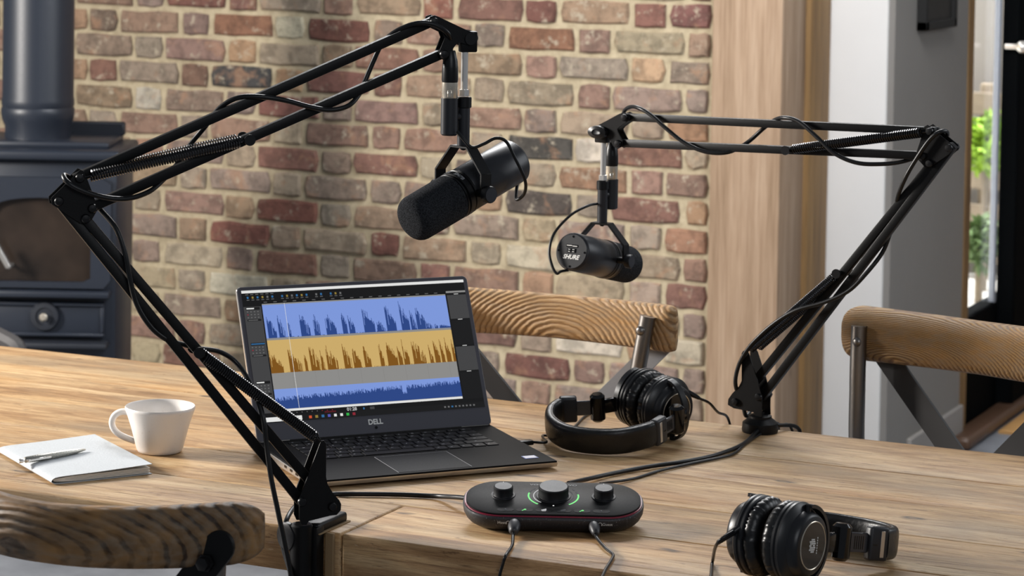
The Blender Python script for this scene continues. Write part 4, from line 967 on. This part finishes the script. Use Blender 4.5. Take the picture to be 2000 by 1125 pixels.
for k in range(6):
    x = (k-2.5)*.0237; mb = MB(TOP); mb.prism(rrect(x-.0105, x+.0105, -.0405, -.0315, .0042), -.0005, .0003, .0002); bt = obj('button', mb, plain('button_black', '#131417', .6, spec=.1), ai)
    mb = MB(TOP); z = .0005; icon = ('mute', 'auto', 'enh', 'enh', 'auto', 'mute')[k]
    if icon == 'enh':
        for q in range(4): mb.box((x-.0024+.0016*q, -.0364+.0005*q, z), (.0014, .0022+.0008*q, .0002))
        mb.box((x, -.0388, z), (.005, .0008, .0002))
    elif icon == 'auto':
        for q in range(3): mb.box((0, 0, 0), (.0008, .0034, .0002), 0, 1, Matrix.Translation((x+.0005, -.0355, z)) @ Matrix.Rotation(q*math.pi/3, 4, 'Z'))
        mb.box((0, 0, 0), (.0009, .0036, .0002), 0, 1, Matrix.Translation((x-.002, -.0376, z)) @ Matrix.Rotation(-.8, 4, 'Z'))
    else:
        mb.prism(rrect(x-.0008, x+.0008, -.0368, -.0338, .0007, 3), z-.0001, z+.0001); mb.box((x, -.0375, z), (.0032, .0005, .0002)); mb.box((0, 0, 0), (.0005, .005, .0002), 0, 1, Matrix.Translation((x, -.0357, z)) @ Matrix.Rotation(.8, 4, 'Z'))
    obj('button_icon', mb, {'mute': GRY, 'auto': GRN, 'enh': WHT if k == 2 else GRY}[icon], bt, 0)
mb = MB(TOP); mb.text('VOCASTER TWO', .0062, Matrix.Translation((.0, .0375, .0003)) @ Matrix.Diagonal((1.25, 1, 1, 1))); obj('lettering', mb, GREYPRINT, ai, 0)
# front lettering
def front_y(z): return -(.0468+(z-.012)*.3)
FM = IM @ frame((0, -.0500, .0138), (1,0,0), unit((0, -.22, 1)), unit((0, -1, -.22)))
mb = MB(FM)
mb.text('Host', .0052, Matrix.Translation((-.0635, .0, .0003))); mb.text('Guest', .0052, Matrix.Translation((.0665, .0, .0003)))
for x in (-.0555, .0575):
    disc_arc(mb, .0019, .0024, 0, 180, .0003, 12, 0) if False else None
    vs = []; 
    mbx = MB(FM @ Matrix.Translation((x, 0, .0002))); disc_arc(mbx, .0019, .0025, 0, 180, .0002, 12); mbx.box((-.0022, -.001, 0), (.0009, .002, .0002)); mbx.box((.0022, -.001, 0), (.0009, .002, .0002))
    b0 = len(mb.v); mb.v += mbx.v; mb.f += [tuple(i+b0 for i in f) for f in mbx.f]; mb.mi += [0]*len(mbx.f)
obj('lettering', mb, WHITEP, ai, 0)
BRASS = plain('brass_socket', '#8f6f38', .3, .9)
for x in (-.0475, .0495): mb = MB(); mb.lathe([(.0045, -.002), (.0045, .001), (.003, .0012)], 20, IM @ frame((x, -.0500, .0135), (1,0,0), (0,0,1), (0,-1,0))); obj('headphone_socket', mb, BRASS, ai)
for sx in (-1, 1):
    for sy in (-1, 1): mb = MB(); mb.lathe([(.008, 0), (.008, .0016)], 16, IM @ Matrix.Translation((sx*.075, sy*.02, 0))); obj('rubber_foot', mb, RUBBER, ai)
# headphone leads plugged in front
def jack_lead(label, x, dirx, pts, scale):
    p = np.array(IM @ Vector((x, -.0492, .0135))); dv = unit(np.array(IM.to_3x3() @ Vector((dirx, -1, -.30))))
    t = thing('headphone_lead', label, 'cable', tuple(p))
    mb = MB(); mb.lathe([(.0058*scale, .001), (.0066*scale, .004), (.0068*scale, .010), (.0052*scale, .019), (.0042*scale, .022), (.0028, .0235)], 24, zframe(p, dv)); obj('plug_sleeve', mb, plain('plug_grey_rubber', '#2b2c31', .45), t)
    e = p+dv*.022; mb = MB(); mb.tube(spline([e, e+dv*.010]+pts, 10), .0020, 10); obj('cord', mb, RUBBER, t); return t
z2 = TZ+.0022
yF = Y0-.003
jack_lead('black lead plugged into the left front socket of the interface', -.0475, -.05, [pz(1000, 1066, z2), pz(988, 1085, z2), pY(981, 1105, yF-.004), pY(975, 1130, yF-.006), pY(968, 1190, yF-.002), pY(965, 1300, yF-.02)], 1.15)
jack_lead('black kinked lead plugged into the right front socket of the interface', .0495, .12, [pz(1182, 1070, z2+.001), pz(1197, 1083, z2), pz(1194, 1094, z2), pz(1184, 1110, z2), pz(1178, 1122, z2), pz(1170, 1140, z2), pY(1160, 1160, yF-.006), pY(1158, 1300, yF-.02)], 1.0)

# ================================================================== HEADPHONES
def headphones(label, c, u, tilt, scale=1.0, cable=None, turn=(0, 0), folded=False):
    """c: point midway between the ear cups; u: from far cup to near cup; band lies along v"""
    u = unit(u); v0 = np.cross(UP, u) if turn[0] > 0 else np.cross(u, UP); v0 = unit(v0)
    v = unit(v0*math.cos(tilt)-UP*math.sin(tilt)); w_ = np.cross(u, v); w_ = w_ if w_[2] > 0 else -w_
    fl = 1 if np.dot(np.cross(u, v), w_) > 0 else -1
    if folded: u, w_ = unit(u-w_*.10), unit(w_+u*.10)
    H = frame(c, u*scale, v*scale, w_*scale)
    th = thing('headphones', label, 'headphones', (c[0], c[1], TZ), 'closed-back headphones on the table')
    for s in (1, -1):
        AX = H @ frame((s*.003, 0, 0), (0, 0, 1), (0, s, 0) if False else (0, 1, 0), (s, 0, 0))
        # ear cushion: soft ring with wrinkles
        n, m_ = 132, 14; vs = []; fs = []; wr = random.Random(s+9); ph = [wr.uniform(-1, 1) for _ in range(n)]
        for i in range(n):
            a = 2*math.pi*i/n
            for k in range(m_):
                b = 2*math.pi*k/m_; rr = .0125; wk = 1+.10*ph[i]*(.35+.65*max(0, math.cos(b)))
                vs.append(((.0350+rr*wk*math.cos(b))*math.cos(a), (.0350+rr*wk*math.cos(b))*math.sin(a), .0105+.0105*math.sin(b)))
        for i in range(n):
            for k in range(m_): j = (i+1) % n; l = (k+1) % m_; fs.append((i*m_+k, i*m_+l, j*m_+l, j*m_+k))
        mb = MB(); mb.add(vs, fs, AX); pad = obj('ear_pad', mb, LEATHER, th, 180)
        mb = MB(); mb.lathe([(.030, .015), (.046, .0165), (.0485, .018), (.0485, .021), (.047, .022), (.047, .0235), (.0488, .0245), (.0488, .0275), (.0475, .029), (.043, .0325), (.0395, .0345), (.0385, .041), (.036, .0455), (.0335, .047)], 56, AX); cup = obj('ear_cup', mb, CUPM, th, 35)
        mb = MB(); mb.lathe([(.0290, .0465), (.0290, .0478), (.0283, .0482), (.0276, .0478), (.0276, .0470)], 56, AX); obj('silver_ring', mb, NICKEL, cup)
        mb = MB(); mb.lathe([(.0276, .0465), (.0276, .0475), (.0001, .0478)], 56, AX, False); pt = obj('badge_plate', mb, BLACKG, cup)
        mb = MB()
        for r_ in range(-3, 4):
            for q in range(-2, 3):
                if abs(r_)+abs(q) > 4 or (r_ == 0 and q in (0,)): continue
                mb.lathe([(.00105, 0), (.00105, .0002)], 10, AX @ Matrix.Translation((.0024*r_*1.0, .0026*q+(.0013 if r_ % 2 else 0)-.003, .0480)))
        for q in range(7): mb.box((-.009+.003*q, .0085, .0481), (.0018, .0014, .0002), 0, 1, AX)
        obj('badge_print', mb, WHITEP, pt, 0)
        # fork round the cup; on the folded pair the near fork swings out in front of the badge
        out = folded and s > 0
        if folded: piv, q0, q1, bkp = ((.074, .022), (.077, .028), (.085, .062), (.0870, .072)) if s > 0 else ((-.052, .074), (-.056, .080), (-.076, .104), (-.080, .111))
        else: piv, q0, q1, bkp = (s*.0415, .082), (s*.043, .088), (s*.060, .122), (s*.0645, .128)
        pts = []
        for k in range(25):
            a = math.radians(-92+184*k/24)
            pts.append((.0375+.034*math.cos(a), .0, .0475*math.sin(a)) if out else (s*.0405, .0455*math.cos(a), .0455*math.sin(a)))
        mb = MB(H); mb.sweep(pts, [(-.0022, -.0048), (.0022, -.0048), (.0022, .0048), (-.0022, .0048)], (0, 1, 0) if out else (s, 0, 0)); fk = obj('fork', mb, CUPM, th, 50)
        for sg in (-1, 1): mb = MB(H); mb.cyl((s*.0385, -.0, sg*.037), (s*.0385, -.0, sg*.0465), .0042); obj('fork_pin', mb, BLACKS, fk)
        mb = MB(H); pa = np.array((.0705, 0, 0)) if out else np.array((s*.0405, .044, 0)); pb = np.array((piv[0], piv[1], 0)); x = unit(pb-pa); L = np.linalg.norm(pb-pa)
        mb.box((L/2, 0, 0), (L+.004, .006, .024), .002, 2, frame(pa, x, np.cross((0,0,1), x), (0,0,1))); mb.cyl((piv[0], piv[1], -.0225), (piv[0], piv[1], .0225), .0120, n=24, b=.004); obj('pivot', mb, BLACKG, th)
        mb = MB(); q0 = np.array((q0[0], q0[1], 0)); q1 = np.array((q1[0], q1[1], 0)); x = unit(q1-q0); mb.box((np.linalg.norm(q1-q0)/2, 0, 0), (np.linalg.norm(q1-q0), .004, .024), .001, 1, H @ frame(q0, x, np.cross((0,0,1), x), (0,0,1)))
        sl = obj('slider', mb, plain('slider_steel', '#55565a', .3, .6), th)
        mb = MB()
        for k in range(5): mb.box((np.linalg.norm(q1-q0)*.35+.003*k, -s*.0023, 0), (.0008, .0006, .016), 0, 1, H @ frame(q0, x, np.cross((0,0,1), x), (0,0,1)))
        obj('slider_notches', mb, BLACKG, sl, 0)
        BX = H @ frame((bkp[0], bkp[1], 0), x, np.cross((0,0,1), x), (0,0,1))
        mb = MB(); mb.box((0, 0, 0), (.028, .015, .042), .004, 3, BX); bk = obj('band_end', mb, plain('band_end_grey', '#222327', .42), th)
        mb = MB(); mb.box((.004, -s*.0077, 0), (.0055, .0006, .032), .0002, 1, BX); obj('silver_strip', mb, ALU, bk)
        mb = MB()
        for k in range(3): mb.lathe([(.0008, 0), (.0008, .0002)], 8, BX @ frame((-.004-.0022*k, -s*.0077, -.001), (1,0,0), (0,0,1), (0,-s,0)))
        obj('dots', mb, BLACKG, bk, 0)
    # padded band
    pts = []
    for k in range(33):
        a = math.pi*k/32; pts.append((.0705*math.cos(a)*(1+.06*math.sin(a)), .136+.062*math.sin(a)**.85, 0))
    if folded: pts = spline([(.0885, .082, 0), (.0880, .104, 0), (.076, .140, 0), (.048, .168, 0), (.005, .186, 0), (-.040, .178, 0), (-.072, .153, 0), (-.084, .130, 0), (-.0835, .120, 0)], 5)
    def bsec(f_):
        hh, tt = .0195, .0068+.0022*math.sin(math.pi*f_); return [(tt*math.copysign(abs(math.cos(q))**.55, math.cos(q)), hh*math.copysign(abs(math.sin(q))**.55, math.sin(q))) for q in [2*math.pi*k/20 for k in range(20)]]
    mb = MB(H); mb.sweep(pts, bsec, (0, 0, 1)); bd = obj('headband', mb, LEATHER, th, 60)
    mb = MB(H); mb.tube([(p[0]*.965, p[1]-.003, .0190) for p in pts], .0007, 6); obj('seam', mb, BLACKS, bd)
    if cable:
        mb = MB(); pts = cable(H); L = pts[:2]; mb.tube(spline(pts, 8), .0020, 10); cb = obj('cord', mb, RUBBER, th)
        d_ = unit(pts[1]-pts[0]); mb = MB(); mb.tube([pts[0]-d_*.004, pts[0]+d_*.008, pts[1]], .0036, 12, rs=[.0040, .0038, .0026]); obj('strain_relief', mb, BLACKS, th)
    return th
c1 = pz(1279, 787, TZ+.0495)
c1w = c1
def cab1(H):
    p0 = np.array(H @ Vector((.030, -.046, .012))); return [p0, pl(1366, 778, p0, FWD), pl(1385, 787, p0+FWD*.02, FWD), pl(1402, 805, p0+FWD*.05, FWD), np.array([pz(1420, 828)[0], YB+.006, TZ+.004]), np.array([pz(1424, 830)[0], YB+.016, TZ-.06]), np.array([pz(1424, 830)[0], YB+.016, TZ-.2])]
headphones('black headphones beside the laptop, band curving left, cups standing at right', c1, RIGHT*.63-FWD*.78, .165, .925, cab1, (-1, 0), True)
c2 = pz(1517, 1052, TZ+.0495)
def cab2(H):
    p0 = np.array(H @ Vector((-.028, -.047, .008))); q = pl(1402, 1060, p0-FWD*.01, FWD); return [p0, q, pz(1392, 1095, TZ+.004), pz(1388, 1128, TZ+.0022), pz(1382, 1160, TZ+.0022), pY(1380, 1185, yF-.006), pY(1380, 1400, yF-.02)]
headphones('black headphones at the front right corner, band pointing right', c2, RIGHT*.79-FWD*.61, .15, .96, cab2, (1, 0))

# ================================================================== MUG, NOTEBOOK, PEN
mc = pz(312, 881, TZ)
mg = thing('mug', 'white stoneware mug with loop handle standing left of the laptop', 'mug', tuple(mc))
mb = MB(Matrix.Translation(Vector(mc)))
mb.lathe([(.001, .001), (.027, .001), (.0285, 0), (.0305, .001), (.0325, .005), (.0405, .036), (.0462, .0535), (.0485, .0595), (.0490, .0625), (.0480, .0640), (.0462, .0630), (.0440, .052), (.0385, .034), (.0305, .009), (.026, .006), (.001, .006)], 56, close=False); obj('cup', mb, CERAM, mg, 60)
hd = unit(-RIGHT*.97+FWD*.1); hp_ = [mc+hd*r+UP*z for r, z in ((.0425, .0525), (.054, .0535), (.0640, .0485), (.0685, .039), (.066, .029), (.058, .0215), (.047, .0165), (.0345, .0125))]
mb = MB(); mb.sweep(spline(hp_, 6), [(.0058*math.cos(2*math.pi*k/12), .0034*math.sin(2*math.pi*k/12)) for k in range(12)], tuple(np.cross(hd, UP)) if False else tuple(hd*.2+UP*.98)); 
mb = MB(); mb.tube(spline(hp_, 6), .0046, 12); obj('handle', mb, CERAM, mg, 80)
# notebook
na, nb_, ncn, nd_ = [pz(x, y, TZ+.001) for x, y in ((100, 946), (-6, 884), (190, 872), (306, 927))]
ex, ey = unit(nb_-na), unit(nd_-na); ey = unit(ey-ex*np.dot(ex, ey)); NW, NL = .142, .21
NM = frame((na[0], na[1], TZ), ey, ex, UP) if np.cross(ey, ex)[2] > 0 else frame((na[0], na[1], TZ), ey, ex, UP)
nbk = thing('notebook', 'pale grey softcover notebook lying at the left with a pen on it', 'notebook', (na[0], na[1], TZ))
COVER = paper_tex('leatherette_cover', '#ccd1d5'); PAGE = plain('page_edges', '#efe9df', .8, 0, .2, 900)
# bowed cover swept round the spine
prof = [(NW, .0012), (.06, .0010), (.012, .0010), (.004, .0018), (.0008, .0045), (.004, .0078), (.012, .0092), (.03, .0098), (.06, .0104), (.10, .0118), (NW, .0135)]
def strip(mb, prof, tk, y0, y1, M):
    n = len(prof); out = []
    for i in range(n):
        p, q = np.array(prof[max(i-1, 0)]), np.array(prof[min(i+1, n-1)]); t = unit(q-p); nn = np.array([-t[1], t[0]]); out.append((prof[i][0]-nn[0]*tk, prof[i][1]-nn[1]*tk))
    pol = list(prof)+out[::-1]; N = len(pol); vs = [(p[0], y0, p[1]) for p in pol]+[(p[0], y1, p[1]) for p in pol]; fs = []
    for i in range(N): j = (i+1) % N; fs.append((i, j, N+j, N+i))
    for i in range(n-1): a, b, c, d = i, i+1, N-2-i, N-1-i; fs += [(a, b, c, d), (N+a, N+d, N+c, N+b)]
    mb.add(vs, fs, M)
prof_s = spline([(p[0], p[1], 0) for p in prof], 4); prof_s = [(p[0], p[1]) for p in prof_s]
mb = MB(); strip(mb, prof_s, -.0007, 0, NL, NM); obj('cover', mb, COVER, nbk, 60)
for k in range(4):
    h0 = .0020+.0017*k; mb = MB(); pr = spline([(NW-.003+.0008*(k % 2), h0+.0002*k, 0), (.08, h0+.0001*k, 0), (.03, h0, 0), (.008, .0035+.0007*k, 0), (.004, .0042+.0003*k, 0)], 4); strip(mb, [(p[0], p[1]) for p in pr], .0013, .002, NL-.002, NM); obj('page_block', mb, PAGE, nbk, 60)
# pen
zt_ = TZ+.0152
p0, p1 = pz(36, 901, zt_), pz(167, 878, zt_)
pn = thing('ballpoint_pen', 'silver click pen lying on the notebook', 'pen', (p0[0], p0[1], zt_-.005))
L = np.linalg.norm(p1-p0); PM = xframe(p0, p1-p0) @ Matrix.Rotation(math.pi/2, 4, 'Y') 
pd_ = unit(p1-p0); MZ = zframe(p0, pd_)
mb = MB(); mb.lathe([(.0025, 0), (.003, .002), (.003, .008), (.0024, .010)], 20, MZ); obj('push_button', mb, CHROME, pn)
mb = MB(); mb.lathe([(.0034, .010), (.0042, .012), (.0048, L*.35), (.0048, L*.6), (.0036, L*.85), (.0016, L*.98), (.0008, L)], 24, MZ); obj('barrel', mb, plain('brushed_silver', '#b9b6ad', .28, .9), pn)
mb = MB(); side = unit(np.cross(UP, pd_)); side = side if np.dot(side, FWD) < 0 else -side
q0 = p0+pd_*.011+side*.0035; mb.box((.019, 0, 0), (.038, .0016, .0032), .0006, 1, frame(q0+side*.003, pd_, np.cross(UP, pd_), UP)); mb.box((.002, 0, 0), (.005, .008, .003), .0006, 1, frame(q0, pd_, np.cross(UP, pd_), UP)); obj('clip', mb, CHROME, pn)
bpy.context.view_layer.update()
